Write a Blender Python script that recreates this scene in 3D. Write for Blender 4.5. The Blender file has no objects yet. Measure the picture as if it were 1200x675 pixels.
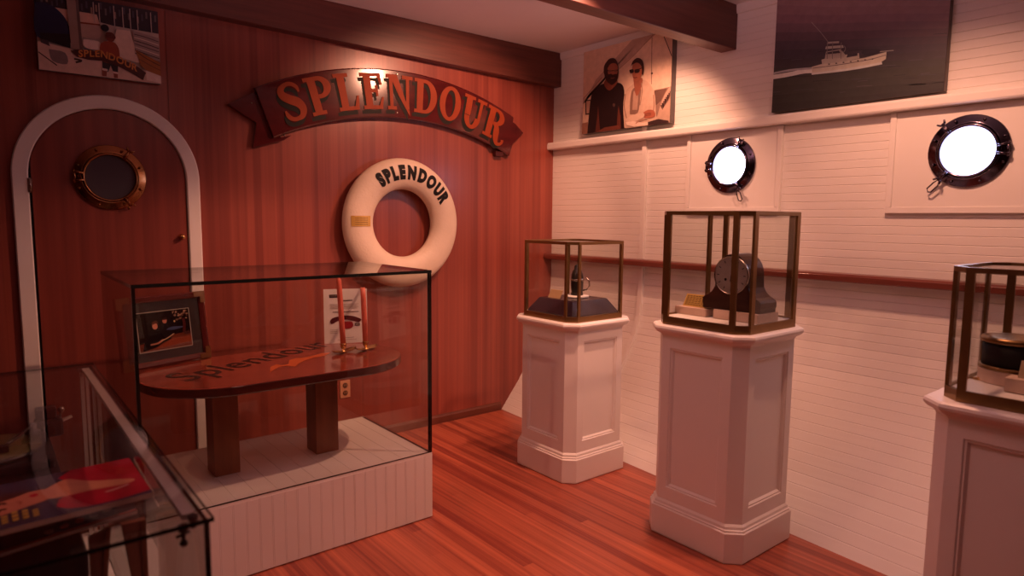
import bpy, bmesh, math, random
from mathutils import Vector, Matrix
random.seed(7)
PI = math.pi
S = bpy.context.scene
COL = S.collection

# ------------------------------------------------------------------ camera
CX, CY, CZ = -3.9018, -4.2605, 1.6
YAW, PIT, ROL, F = 0.6819, 0.1047, 0.0091, 770.76
fw = Vector((math.sin(YAW)*math.cos(PIT), math.cos(YAW)*math.cos(PIT), -math.sin(PIT)))
rt = Vector((math.cos(YAW), -math.sin(YAW), 0)); up = rt.cross(fw)
r2 = math.cos(ROL)*rt + math.sin(ROL)*up
u2 = -math.sin(ROL)*rt + math.cos(ROL)*up
cam_d = bpy.data.cameras.new('camera'); cam = bpy.data.objects.new('camera', cam_d); COL.objects.link(cam)
cam.matrix_world = Matrix(((r2.x, u2.x, -fw.x, CX), (r2.y, u2.y, -fw.y, CY), (r2.z, u2.z, -fw.z, CZ), (0, 0, 0, 1)))
cam_d.sensor_width = 36; cam_d.lens = F/1200*36; cam_d.clip_start = .02
cam_d.dof.use_dof = True; cam_d.dof.focus_distance = 4.3; cam_d.dof.aperture_fstop = 2.6
S.camera = cam

def hit(px, py, axis, val):
    """point of the place seen at a measured spot of the photograph, on the plane axis = val"""
    d = fw + r2*((px-600)/F) - u2*((py-337.5)/F)
    t = (val-(CX, CY, CZ)[axis])/d[axis]
    return Vector((CX, CY, CZ)) + t*d

# ------------------------------------------------------------------ materials
def mat(name, col, rough=.5, metal=0., spec=.5, bump=None, var=None, coat=0.):
    m = bpy.data.materials.new(name); m.use_nodes = True
    nt = m.node_tree; b = nt.nodes['Principled BSDF']
    b.inputs['Base Color'].default_value = (*col, 1); b.inputs['Roughness'].default_value = rough
    b.inputs['Metallic'].default_value = metal; b.inputs['Specular IOR Level'].default_value = spec
    if coat: b.inputs['Coat Weight'].default_value = coat; b.inputs['Coat Roughness'].default_value = .06
    tc = nt.nodes.new('ShaderNodeTexCoord')
    sc, amt = var or (9., .10)
    n = nt.nodes.new('ShaderNodeTexNoise'); n.inputs['Scale'].default_value = sc; n.inputs['Detail'].default_value = 4
    nt.links.new(tc.outputs['Object'], n.inputs['Vector'])
    mx = nt.nodes.new('ShaderNodeMix'); mx.data_type = 'RGBA'
    mx.inputs[6].default_value = (*[c*(1-amt) for c in col], 1); mx.inputs[7].default_value = (*[min(1, c*(1+amt)) for c in col], 1)
    nt.links.new(n.outputs['Fac'], mx.inputs[0]); nt.links.new(mx.outputs[2], b.inputs['Base Color'])
    if bump:
        n2 = nt.nodes.new('ShaderNodeTexNoise'); n2.inputs['Scale'].default_value = bump[0]
        bp = nt.nodes.new('ShaderNodeBump'); bp.inputs['Strength'].default_value = bump[1]; bp.inputs['Distance'].default_value = .01
        nt.links.new(tc.outputs['Object'], n2.inputs['Vector']); nt.links.new(n2.outputs['Fac'], bp.inputs['Height'])
        nt.links.new(bp.outputs['Normal'], b.inputs['Normal'])
    return m

def wood(name, dark, light, axis='Z', scale=18., rough=.35, stretch=.03, strips=None, coat=0., contrast=(.3, .7), breaks=.45, crough=.08):
    """grain running along `axis`; strips = (across axis index, width) gives boards of differing tone"""
    m = bpy.data.materials.new(name); m.use_nodes = True
    nt = m.node_tree; L = nt.links; b = nt.nodes['Principled BSDF']; b.inputs['Roughness'].default_value = rough
    if coat: b.inputs['Coat Weight'].default_value = coat; b.inputs['Coat Roughness'].default_value = crough
    tc = nt.nodes.new('ShaderNodeTexCoord'); mp = nt.nodes.new('ShaderNodeMapping')
    sc = [scale]*3; sc['XYZ'.index(axis)] = scale*stretch; mp.inputs['Scale'].default_value = sc
    L.new(tc.outputs['Object'], mp.inputs['Vector'])
    n = nt.nodes.new('ShaderNodeTexNoise'); n.inputs['Scale'].default_value = 1; n.inputs['Detail'].default_value = 5; n.inputs['Roughness'].default_value = .6
    L.new(mp.outputs['Vector'], n.inputs['Vector'])
    fac = n.outputs['Fac']
    if strips:
        ax, w, amt = strips
        sp = nt.nodes.new('ShaderNodeSeparateXYZ'); L.new(tc.outputs['Object'], sp.inputs[0])
        d = nt.nodes.new('ShaderNodeMath'); d.operation = 'DIVIDE'; d.inputs[1].default_value = w; L.new(sp.outputs[ax], d.inputs[0])
        fl = nt.nodes.new('ShaderNodeMath'); fl.operation = 'FLOOR'; L.new(d.outputs[0], fl.inputs[0])
        # board ends: each strip is broken along the grain at its own offset
        wn0 = nt.nodes.new('ShaderNodeTexWhiteNoise'); wn0.noise_dimensions = '1D'; L.new(fl.outputs[0], wn0.inputs['W'])
        al = nt.nodes.new('ShaderNodeMath'); al.operation = 'MULTIPLY_ADD'; al.inputs[1].default_value = breaks
        L.new(sp.outputs['XYZ'.index(axis)], al.inputs[0]); sc5 = nt.nodes.new('ShaderNodeMath'); sc5.operation = 'MULTIPLY'; sc5.inputs[1].default_value = 9 if breaks else 0
        L.new(wn0.outputs['Value'], sc5.inputs[0]); L.new(sc5.outputs[0], al.inputs[2])
        fl2 = nt.nodes.new('ShaderNodeMath'); fl2.operation = 'FLOOR'; L.new(al.outputs[0], fl2.inputs[0])
        cm = nt.nodes.new('ShaderNodeCombineXYZ'); L.new(fl.outputs[0], cm.inputs[0]); L.new(fl2.outputs[0], cm.inputs[1])
        wn = nt.nodes.new('ShaderNodeTexWhiteNoise'); wn.noise_dimensions = '2D'; L.new(cm.outputs[0], wn.inputs['Vector'])
        mm = nt.nodes.new('ShaderNodeMix'); mm.data_type = 'FLOAT'; mm.inputs[0].default_value = amt
        L.new(fac, mm.inputs[2]); L.new(wn.outputs['Value'], mm.inputs[3]); fac = mm.outputs[0]
    r = nt.nodes.new('ShaderNodeValToRGB'); r.color_ramp.elements[0].position = contrast[0]; r.color_ramp.elements[1].position = contrast[1]
    r.color_ramp.elements[0].color = (*dark, 1); r.color_ramp.elements[1].color = (*light, 1)
    L.new(fac, r.inputs[0]); L.new(r.outputs[0], b.inputs['Base Color'])
    return m

def glass_mat(name='clear_glass', tint=(.96, .97, .96), k=.9):
    m = bpy.data.materials.new(name); m.use_nodes = True; nt = m.node_tree; L = nt.links
    nt.nodes.remove(nt.nodes['Principled BSDF']); out = nt.nodes['Material Output']
    lw = nt.nodes.new('ShaderNodeLayerWeight'); lw.inputs['Blend'].default_value = .5
    pw = nt.nodes.new('ShaderNodeMath'); pw.operation = 'POWER'; pw.inputs[1].default_value = 5; L.new(lw.outputs['Facing'], pw.inputs[0])
    ma = nt.nodes.new('ShaderNodeMath'); ma.operation = 'MULTIPLY_ADD'; ma.inputs[1].default_value = k; ma.inputs[2].default_value = .035; L.new(pw.outputs[0], ma.inputs[0])
    t = nt.nodes.new('ShaderNodeBsdfTransparent'); t.inputs[0].default_value = (*tint, 1)
    g = nt.nodes.new('ShaderNodeBsdfGlossy'); g.inputs['Roughness'].default_value = .01
    mx = nt.nodes.new('ShaderNodeMixShader'); L.new(ma.outputs[0], mx.inputs[0]); L.new(t.outputs[0], mx.inputs[1]); L.new(g.outputs[0], mx.inputs[2])
    L.new(mx.outputs[0], out.inputs['Surface'])
    return m

def emit(name, col, st):
    m = bpy.data.materials.new(name); m.use_nodes = True; nt = m.node_tree
    b = nt.nodes['Principled BSDF']; b.inputs['Base Color'].default_value = (.8, .8, .8, 1)
    b.inputs['Emission Color'].default_value = (*col, 1); b.inputs['Emission Strength'].default_value = st
    return m

def print_mat(name, rough=.4):
    """printed picture: the inks are stored per patch of the print"""
    m = bpy.data.materials.new(name); m.use_nodes = True; nt = m.node_tree; b = nt.nodes['Principled BSDF']
    a = nt.nodes.new('ShaderNodeAttribute'); a.attribute_name = 'ink'
    tc = nt.nodes.new('ShaderNodeTexCoord'); n = nt.nodes.new('ShaderNodeTexNoise'); n.inputs['Scale'].default_value = 28; n.inputs['Detail'].default_value = 6
    nt.links.new(tc.outputs['Object'], n.inputs['Vector'])
    r = nt.nodes.new('ShaderNodeMapRange'); r.inputs[1].default_value = .25; r.inputs[2].default_value = .75; r.inputs[3].default_value = .88; r.inputs[4].default_value = 1.1
    nt.links.new(n.outputs['Fac'], r.inputs[0])
    v = nt.nodes.new('ShaderNodeVectorMath'); v.operation = 'SCALE'; nt.links.new(a.outputs['Color'], v.inputs[0]); nt.links.new(r.outputs[0], v.inputs[3])
    nt.links.new(v.outputs[0], b.inputs['Base Color']); b.inputs['Roughness'].default_value = rough
    return m

M = {}
M['white'] = mat('white_paint', (.80, .77, .74), .42, var=(3., .04))
M['ceil'] = mat('ceiling_paint', (.80, .75, .75), .6, var=(2., .05))
M['wallwood'] = wood('mahogany_panelling', (.17, .032, .025), (.36, .086, .056), 'Z', 30., .34, .012, strips=(0, .047, .26), contrast=(.22, .80), breaks=0, coat=.22, crough=.2)
M['doorwood'] = wood('mahogany_door', (.17, .033, .026), (.28, .062, .042), 'Z', 22., .32, .03, contrast=(.25, .75))
M['beam'] = wood('dark_beam_wood', (.085, .022, .016), (.15, .042, .028), 'X', 30., .42, .05, contrast=(.3, .7))
M['base'] = wood('baseboard_wood', (.10, .026, .017), (.17, .05, .03), 'X', 30., .4, .05)
M['floor'] = wood('cherry_floorboards', (.21, .036, .024), (.52, .140, .072), 'Y', 44., .36, .014, strips=(0, .058, .25), contrast=(.34, .70), coat=.08, crough=.2)
M['rail'] = wood('varnished_rail', (.12, .026, .019), (.19, .045, .03), 'Y', 30., .3, .05, coat=.2)
M['table'] = wood('varnished_tabletop', (.25, .036, .020), (.36, .070, .034), 'X', 24., .16, .06, coat=.4)
M['tedge'] = wood('dark_table_edge', (.060, .012, .009), (.095, .019, .013), 'X', 24., .2, .06, coat=.3)
M['leg'] = wood('table_leg_wood', (.16, .05, .024), (.24, .085, .04), 'Z', 24., .4, .06)
M['block'] = wood('pale_block_wood', (.60, .42, .33), (.70, .51, .41), 'Y', 30., .5, .1)
M['clock'] = wood('clock_walnut', (.030, .012, .010), (.065, .024, .017), 'Y', 40., .34, .1)
M['sign'] = wood('varnished_sign_board', (.060, .006, .008), (.10, .010, .011), 'X', 14., .17, .2, coat=.6)
M['signedge'] = mat('sign_edge_paint', (.06, .008, .01), .3)
M['gold'] = mat('orange_letter_paint', (.29, .046, .012), .6, spec=.25, var=(20, .15))
M['signblack'] = mat('black_letter_shadow', (.016, .014, .011), .6, spec=.2)
M['ring'] = mat('aged_ring_canvas', (.74, .63, .50), .55, var=(5., .16), bump=(60, .15))
M['black'] = mat('black_paint', (.012, .011, .012), .65, spec=.2)
M['inkdark'] = mat('dark_painted_letters', (.035, .011, .009), .5, spec=.2)
M['brass'] = mat('polished_brass', (.72, .42, .16), .22, 1., var=(30, .12))
M['bronze'] = mat('aged_bronze_frame', (.25, .145, .058), .34, .85, var=(14, .2))
M['chrome'] = mat('dark_chrome', (.12, .10, .14), .16, 1., var=(20, .1))
M['silver'] = mat('dull_silver', (.45, .38, .34), .25, 1.)
M['glass'] = glass_mat()
M['glassedge'] = mat('dark_glass_edge', (.012, .016, .015), .12)
M['darkglass'] = mat('dark_porthole_glass', (.085, .075, .09), .1)
M['oldbrass'] = mat('tarnished_brass', (.36, .17, .075), .24, 1., var=(20, .2))
M['window'] = emit('bright_porthole_glass', (.62, .68, 1.0), 18.)
M['navy'] = mat('black_gloss_plinth', (.028, .016, .030), .22)
M['plaque'] = mat('brass_plaque', (.66, .42, .11), .36, .3, var=(40, .1))
M['engraved'] = mat('engraved_lines', (.09, .05, .012), .5)
M['tan'] = mat('tan_card', (.36, .24, .13), .5)
M['dial'] = mat('clock_dial', (.27, .22, .20), .35, var=(25, .2))
M['candle'] = mat('red_orange_wax', (.74, .16, .10), .4, var=(15, .08))
M['outlet'] = mat('almond_faceplate', (.62, .34, .20), .3)
M['socket'] = mat('brown_socket', (.10, .045, .02), .35)
M['frame'] = mat('cherry_frame_moulding', (.10, .015, .014), .22, coat=.4)
M['print'] = print_mat('printed_picture')
M['glossprint'] = print_mat('glossy_print', .12)
M['grey'] = mat('canvas_edge', (.12, .10, .10), .5)
M['case'] = mat('black_case', (.016, .012, .018), .4)
M['dkmetal'] = mat('dark_metal', (.05, .045, .045), .3, .7)
M['post'] = mat('pale_aluminium', (.50, .43, .40), .5, 0.)
M['lens'] = mat('black_lens', (.01, .01, .014), .06)
M['paper'] = mat('page_edges', (.66, .52, .42), .6)
M['brownboard'] = wood('brown_board', (.20, .08, .055), (.32, .14, .095), 'Z', 26., .4, .08)

M['clock'].node_tree.nodes['Principled BSDF'].inputs['Specular IOR Level'].default_value = .2

# ------------------------------------------------------------------ mesh builder
class MB:
    def __init__(s): s.v = []; s.f = []; s.mi = []; s.sm = []; s.ink = []
    def add(s, vs, fs, mi=0, sm=False, ink=None):
        o = len(s.v); s.v += [tuple(v) for v in vs]
        for f in fs: s.f.append([i+o for i in f]); s.mi.append(mi); s.sm.append(sm); s.ink.append(ink)
    def box(s, a, b, mi=0):
        x0, y0, z0 = [min(a[i], b[i]) for i in range(3)]; x1, y1, z1 = [max(a[i], b[i]) for i in range(3)]
        s.add([(x0,y0,z0),(x1,y0,z0),(x1,y1,z0),(x0,y1,z0),(x0,y0,z1),(x1,y0,z1),(x1,y1,z1),(x0,y1,z1)],
              [(0,3,2,1),(4,5,6,7),(0,1,5,4),(1,2,6,5),(2,3,7,6),(3,0,4,7)], mi)
    def prism(s, poly, ext, mi=0, side=None, sm=False, caps=True):
        """poly: closed list of 3D points, pushed along ext"""
        n = len(poly); e = Vector(ext); P = [Vector(p) for p in poly]
        s.add(P+[p+e for p in P], ([list(range(n))[::-1], list(range(n, 2*n))] if caps else []), mi)
        s.add(P+[p+e for p in P], [(i, (i+1) % n, (i+1) % n+n, i+n) for i in range(n)], mi if side is None else side, sm)
    def loft(s, rings, mi=0, sm=False, caps=(True, True), closed=True):
        n = len(rings[0]); vs = [p for r in rings for p in r]; fs = []
        for k in range(len(rings)-1):
            for i in range(n if closed else n-1):
                j = (i+1) % n; fs.append((k*n+i, k*n+j, (k+1)*n+j, (k+1)*n+i))
        s.add(vs, fs, mi, sm)
        if caps[0]: s.add(rings[0], [list(range(n))[::-1]], mi)
        if caps[1]: s.add(rings[-1], [list(range(n))], mi)
    def lathe(s, prof, c, axis=2, n=32, mi=0, sm=True, caps=(True, True), sq=1.):
        rings = []
        for r, h in prof:
            ring = []
            for i in range(n):
                a = 2*PI*i/n; u, v = r*math.cos(a), r*math.sin(a)*sq
                p = {2: (u, v, h), 1: (u, -h, v), 0: (-h, u, v)}[axis]
                ring.append(Vector(c)+Vector(p))
            rings.append(ring)
        s.loft(rings, mi, sm, caps)
    def tube(s, pts, r, n=8, mi=0, closed=False, sm=True):
        P = [Vector(p) for p in pts]; m = len(P); rings = []
        R = r if isinstance(r, (list, tuple)) else [r]*m
        for i in range(m):
            t = (P[(i+1) % m]-P[i-1]) if closed or 0 < i < m-1 else (P[1]-P[0] if i == 0 else P[-1]-P[-2])
            t.normalize(); a = Vector((0, 0, 1)) if abs(t.z) < .9 else Vector((1, 0, 0))
            u = t.cross(a).normalized(); v = t.cross(u)
            rings.append([P[i]+R[i]*(math.cos(2*PI*k/n)*u+math.sin(2*PI*k/n)*v) for k in range(n)])
        if closed: rings.append(rings[0])
        s.loft(rings, mi, sm, (not closed, not closed))
    def sphere(s, c, r, n=12, mi=0, sc=(1, 1, 1)):
        s.loft([[Vector(c)+Vector((r*math.sin(PI*k/(n//2))*math.cos(2*PI*i/n)*sc[0], r*math.sin(PI*k/(n//2))*math.sin(2*PI*i/n)*sc[1], -r*math.cos(PI*k/(n//2))*sc[2])) for i in range(n)]
                for k in range(n//2+1)], mi, True, (False, False))
    def build(s, name, mats, parent=None, bevel=0., loc=None, fixn=True, **kw):
        if not isinstance(mats, (list, tuple)): mats = [mats]
        me = bpy.data.meshes.new(name); o = Vector(loc) if loc is not None else Vector((0, 0, 0))
        me.from_pydata([tuple(Vector(v)-o) for v in s.v], [], s.f)
        for m in mats: me.materials.append(m)
        for i, p in enumerate(me.polygons): p.material_index = s.mi[i]; p.use_smooth = s.sm[i]
        if any(k is not None for k in s.ink):
            ca = me.color_attributes.new('ink', 'FLOAT_COLOR', 'CORNER')
            for i, p in enumerate(me.polygons):
                c = s.ink[i] or (.5, .5, .5)
                for li in p.loop_indices: ca.data[li].color = (*c, 1)
        bm = bmesh.new(); bm.from_mesh(me)
        bmesh.ops.remove_doubles(bm, verts=bm.verts, dist=1e-5)
        if fixn: bmesh.ops.recalc_face_normals(bm, faces=bm.faces)
        bm.to_mesh(me); bm.free(); me.update()
        ob = bpy.data.objects.new(name, me); COL.objects.link(ob)
        if loc is not None: ob.location = loc
        if parent is not None:
            ob.parent = parent
            if loc is None: ob.location = -parent.location if parent.parent is None else (0, 0, 0)
            else: ob.location = Vector(loc)-parent.location
        if bevel:
            b = ob.modifiers.new('bevel', 'BEVEL'); b.width = bevel; b.segments = 2; b.limit_method = 'ANGLE'; b.angle_limit = .6
        for k, v in kw.items(): ob[k] = v
        return ob

def thing(name, loc, label, cat, group=None):
    o = bpy.data.objects.new(name, None); COL.objects.link(o); o.location = loc
    o.empty_display_size = .05; o['label'] = label; o['category'] = cat
    if group: o['group'] = group
    return o
def sub(mb, name, mats, part, **kw):
    """sub-part: coordinates already relative to the thing, parent is a part whose location cancels the thing's"""
    return mb.build(name, mats, part, **kw)
def struct(o, label=None):
    o['kind'] = 'structure'
    if label: o['label'] = label
    return o
def sm(a, b, t): return a+(b-a)*t

# ------------------------------------------------------------------ room shell
ZC = 2.985
XL, YN = -6.4, -6.6
mb = MB(); mb.box((XL, YN, -.06), (.12, .12, 0)); struct(mb.build('floor', M['floor']), 'red-brown narrow strip wooden floor')
mb = MB(); mb.box((XL, YN, ZC), (.12, .12, ZC+.06)); struct(mb.build('ceiling', M['ceil']), 'flat pale painted ceiling')
mb = MB(); mb.box((XL, 0, 0), (.12, .1, ZC)); 
for sx in (-3.005, -1.785, -.565, -4.225):      # panel joints: fine battens of the same veneer
    pass
struct(mb.build('wall_back', M['wallwood']), 'mahogany panelled wall with vertical grain')
mb = MB(); mb.box((XL-.1, YN, 0), (XL, .1, ZC)); struct(mb.build('wall_left', M['doorwood']), 'dark wooden wall behind the viewer on the left')
mb = MB(); mb.box((XL, YN-.1, 0), (.1, YN, ZC)); struct(mb.build('wall_near', M['doorwood']), 'dark wooden wall behind the viewer')
# panel seams
for i, sx in enumerate((-3.005, -1.0)):
    pass

# right wall: boarded hull, straight above the rail and curving into the room below it
prof = [(.545, 0), (.455, .113), (.36, .228), (.255, .39), (.15, .565), (.065, .73), (.025, .87), (.006, 1.02), (0, 1.15), (0, 1.3)]
def hull_x(z, y):
    s = 1+.133*(-y)
    if z >= 1.15: return 0.
    for (a, za), (b, zb) in zip(prof, prof[1:]):
        if za <= z <= zb: return -sm(a, b, (z-za)/(zb-za))*s
    return 0.
zs = []; z = 0.; pitch = .0465; gd = .003
k = 0; pts = []
while z < 2.99:
    pts += [(z, 0), (z+pitch-.006, 0), (z+pitch-.003, gd)]
    z += pitch
pts = [(min(a, ZC), d) for a, d in pts if a < ZC+.01]
ys = [.0, -.6, -1.2, -1.8, -2.4, -3.0, -3.6, -4.4, -5.4, YN]
rings = []
for y in ys:
    ring = [Vector((hull_x(a, y)+d, y, a)) for a, d in pts]
    ring += [Vector((.12, y, ZC)), Vector((.12, y, 0))]
    rings.append(ring)
mb = MB(); mb.loft(rings); struct(mb.build('wall_right', M['white']), 'white boarded wall curving like a hull below the rail')

# ledge, rail, ribs, porthole panels
mb = MB(); mb.prism([(0, .0, 2.19), (-.067, 0, 2.19), (-.072, 0, 2.20), (-.072, 0, 2.235), (-.062, 0, 2.248), (0, 0, 2.252)], (0, YN+.01, 0))
struct(mb.build('trim_1', M['white'], bevel=.003), 'white ledge moulding above the portholes')
mb = MB(); mb.prism([(.0, 0, 1.258), (-.092, 0, 1.258), (-.098, 0, 1.264), (-.098, 0, 1.292), (-.085, 0, 1.304), (0, 0, 1.306)], (0, YN+.01, 0))
struct(mb.build('trim_2', M['rail'], bevel=.002), 'varnished brown wooden rail along the white wall')
def rib(y0, w, z0, z1, nm, lab):
    mb = MB(); n = 26; ra, rb = [], []
    for i in range(n+1):
        z = sm(z0, z1, i/n); x = hull_x(z, y0)
        rb.append((x, z))
    R = [[Vector((x-.022, y0, z)), Vector((x-.022, y0-w, z)), Vector((x+.01, y0-w, z)), Vector((x+.01, y0, z))] for x, z in rb]
    mb.loft(R); struct(mb.build(nm, M['white'], bevel=.003), lab)
rib(-1.0, .04, 1.306, 2.19, 'trim_3', 'white upright batten above the rail')
rib(-1.0, .04, 0.005, 1.258, 'trim_4', 'white curved batten below the rail')
mb = MB(); mb.box((-.03, -1.0, 2.25), (0, -1.045, 2.30)); struct(mb.build('trim_11', M['white'], bevel=.003), 'small white batten end above the ledge')
def panel(y0, y1, z0, z1, nm, lab):
    mb = MB(); mb.box((-.018, y0, z0), (.01, y1, z1))
    w = .032
    for a, b in (((y0, z0), (y1, z0+w)), ((y0, z0+w), (y0-w, z1)), ((y1+w, z0+w), (y1, z1))):
        mb.box((-.026, a[0], a[1]), (-.016, b[0], b[1]))
    struct(mb.build(nm, M['white'], bevel=.004), lab)
panel(-1.405, -2.105, 1.655, 2.19, 'trim_5', 'flat white panel round the far porthole')
panel(-2.722, -3.48, 1.648, 2.19, 'trim_6', 'flat white panel round the near porthole')
# ceiling cove on the right wall
mb = MB(); mb.prism([(0, 0, ZC-.055), (-.014, 0, ZC-.055), (-.02, 0, ZC-.03), (-.02, 0, ZC), (0, 0, ZC)], (0, YN+.01, 0)); struct(mb.build('trim_7', M['white']), 'thin white cornice')
# beams
mb = MB(); a, b = hit(648, 100, 1, -.09), hit(190, 5, 1, -.09)
sl = (b.z-a.z)/(b.x-a.x)
zr = a.z-sl*a.x
mb.prism([(0, -.09, zr), (XL, -.09, zr+sl*XL), (XL, -.09, ZC), (0, -.09, ZC)], (0, .09, 0)); struct(mb.build('trim_8', M['beam'], bevel=.004), 'dark wooden beam along the top of the panelled wall')
mb = MB(); mb.box((XL, -1.745, 2.706), (-.0, -1.63, ZC)); struct(mb.build('trim_9', M['beam'], bevel=.004), 'dark wooden cross beam under the ceiling')
# baseboard of the panelled wall
mb = MB(); mb.prism([(-.56, 0, 0), (-.56, -.016, 0), (-.56, -.016, .05), (-.56, -.008, .065), (-.56, 0, .068)], (-2.30, 0, 0))
struct(mb.build('baseboard_back', M['base']), 'dark brown baseboard')
mb = MB(); mb.prism([(-3.75, 0, 0), (-3.75, -.016, 0), (-3.75, -.016, .05), (-3.75, -.008, .065), (-3.75, 0, .068)], (XL+3.75, 0, 0))
struct(mb.build('baseboard_left', M['base']), 'dark brown baseboard left of the door')
# thin veneer joint strip
mb = MB(); mb.box((-3.001, -.004, .07), (-2.985, 0, zr+sl*-3.)); struct(mb.build('trim_10', M['wallwood']), 'narrow joint strip in the panelling')

# ------------------------------------------------------------------ arched door
DX, HW, HI, ZS = -3.305, .447, .375, 1.80
def arch(hw, top, z0, n=40, lo=0., hi=PI):
    return [(DX+hw*math.cos(a), ZS+(top-ZS)*math.sin(a)) for a in [lo+(hi-lo)*i/n for i in range(n+1)]]
mb = MB()
pl = [(DX+HI-.004, .004)]+arch(HI-.004, 2.172, 0)+[(DX-HI+.012, .004)]
pl = [(max(x, DX-HI+.012), z) for x, z in pl]
mb.prism([(x, -.014, z) for x, z in pl], (0, .013, 0))
door = struct(mb.build('door_1', M['doorwood'], bevel=.002), 'arched mahogany door with a round porthole')
mb = MB(); O = [(DX+HW, .0)]+arch(HW, 2.247, 0)+[(DX-HW, 0)]; I = [(DX+HI, .0)]+arch(HI, 2.176, 0)+[(DX-HI, 0)]
R = []
for (ox, oz), (ix, iz) in zip(O, I):
    R.append([Vector((ox, 0, oz)), Vector((ox, -.024, oz)), Vector((sm(ox, ix, .08), -.03, sm(oz, iz, .08))), Vector((sm(ox, ix, .92), -.03, sm(oz, iz, .92))), Vector((ix, -.024, iz)), Vector((ix, 0, iz))])
mb.loft(R); mb.build('door_frame', M['white'], door, label='white painted arched door frame')
mb = MB(); mb.box((DX-HI+.0005, -.003, .002), (DX-HI+.02, -.0005, 1.9)); mb.build('door_gap_shade', M['black'], door, label='black strip painted as shade in the hinge-side gap')  # thin black strip stands in for the shade inside the gap
for hz in (1.75, .45):
    mb = MB(); mb.box((DX-HI-.006, -.034, hz-.036), (DX-HI+.014, -.029, hz+.036)); mb.lathe([(.005, -.038), (.005, .038)], (DX-HI+.006, -.035, hz), 2, 10)
    mb.build('hinge', M['silver'], door, label='small metal hinge')
mb = MB(); mb.lathe([(.017, 0), (.017, .006), (.009, .012), (.009, .022), (.015, .028), (.014, .036), (0.004, .04)], (-2.968, -.014, 1.477), 1, 20); mb.build('knob', M['brass'], door, label='small brass door latch')

def porthole(c, axis, R, parent, frame_m, glass_m, dogs, hinge_a, gR, hang=None):
    """round ship's window on a wall whose outward normal is -axis; c on the wall surface"""
    def P(r, a, h):
        u, v = r*math.cos(a), r*math.sin(a)
        return Vector(c)+Vector({1: (u, -h, v), 0: (-h, -u, v)}[axis])
    def ring(prof, n=48):
        mb = MB(); rs = [[P(r, 2*PI*i/n, h) for r, h in prof] for i in range(n)]; rs.append(rs[0]); mb.loft(rs, 0, True, (False, False)); return mb
    fl = ring([(R, 0), (R, .010), (R-.004, .014), (R*.82, .015), (R*.80, .021), (R*.755, .021), (R*.745, .008), (R*.745, 0)]).build('porthole_flange', frame_m, parent)
    ring([(R*.745, .0), (R*.745, .022), (R*.735, .030), (gR*1.06, .030), (gR*1.01, .024), (gR, .016), (gR, .0)]).build('porthole_ring', frame_m, parent)
    mb = MB(); n = 48; mb.loft([[P(gR*1.02, 2*PI*i/n, .004) for i in range(n)], [P(gR*1.02, 2*PI*i/n, .014) for i in range(n)]]); mb.build('pane', glass_m, parent, label='round glass pane')
    for k in range(8):
        a = PI/8+k*PI/4; mb = MB(); n = 10
        mb.loft([[P(0, 0, 0)+(P(R*.905, a, h)-P(0, 0, 0))+(P(rr, 2*PI*i/n, 0)-P(0, 0, 0)) for i in range(n)] for rr, h in ((.0075, .014), (.0075, .017), (.005, .020), (.001, .0215))], 0, True)
        mb.build('bolt', frame_m, fl)
    for a in dogs:
        mb = MB(); q = P(R*.84, a, .014); e = P(R*1.02, a, .034); t = (P(1, a+PI/2, 0)-P(0, 0, 0))*1.
        mb.tube([P(R*.70, a, .034), P(R*.84, a, .036), e], [.008, .0085, .006], 8)
        mb.tube([q, P(R*.84, a, .046)], .006, 8)
        for sg in (-1, 1): mb.tube([P(R*.96, a, .036), P(R*1.0, a, .04)+t*sg*.012, P(R*1.07, a, .044)+t*sg*.02], [.005, .006, .004], 8)
        mb.build('dog_bolt', frame_m, parent)
    mb = MB()
    for da in (-.14, .14):
        mb.tube([P(R*.72, hinge_a+da, .034), P(R*.96, hinge_a+da, .030)], .007, 8); mb.sphere(P(R*.97, hinge_a+da, .028), .009, 10)
    mb.tube([P(R*.97, hinge_a-.22, .026), P(R*.97, hinge_a+.22, .026)], .0065, 8)
    mb.build('hinge', frame_m, parent)
    if hang is not None:
        mb = MB(); q = P(R*.98, hang, .036); dn = (P(R*1.4, hang, .03)-q); side = (P(1, hang+PI/2, 0)-P(0, 0, 0))
        mb.tube([q, q+dn*.35+side*.016, q+dn*.95+side*.012, q+dn*1.05-side*.0, q+dn*.9-side*.014, q+dn*.35-side*.01], .004, 8, closed=True)
        mb.build('swing_loop', frame_m, parent)

pd = bpy.data.objects.new('porthole', None); COL.objects.link(pd); pd.parent = door
pd['label'] = 'brass porthole with dark glass'
porthole((-3.315, -.014, 1.806), 1, .176, pd, M['oldbrass'], M['darkglass'], (1.0, -1.05), PI, .118)

for n, (cy, cz, hang, dogs, ha, lab) in enumerate(((-1.752, 1.962, -1.15, (1.05, -1.05), PI, 'far bright porthole in the white wall'),
                                        (-3.097, 1.958, -2.25, (2.25, -2.25), 0, 'near bright porthole in the white wall, largest in the photo'))):
    w = bpy.data.objects.new('window_%d' % (n+1), None); COL.objects.link(w); w.location = (0, cy, cz); struct(w, lab)
    porthole((-.018-0, cy, cz), 0, .180, w, M['chrome'], M['window'], dogs, ha, .118, hang)

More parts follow.
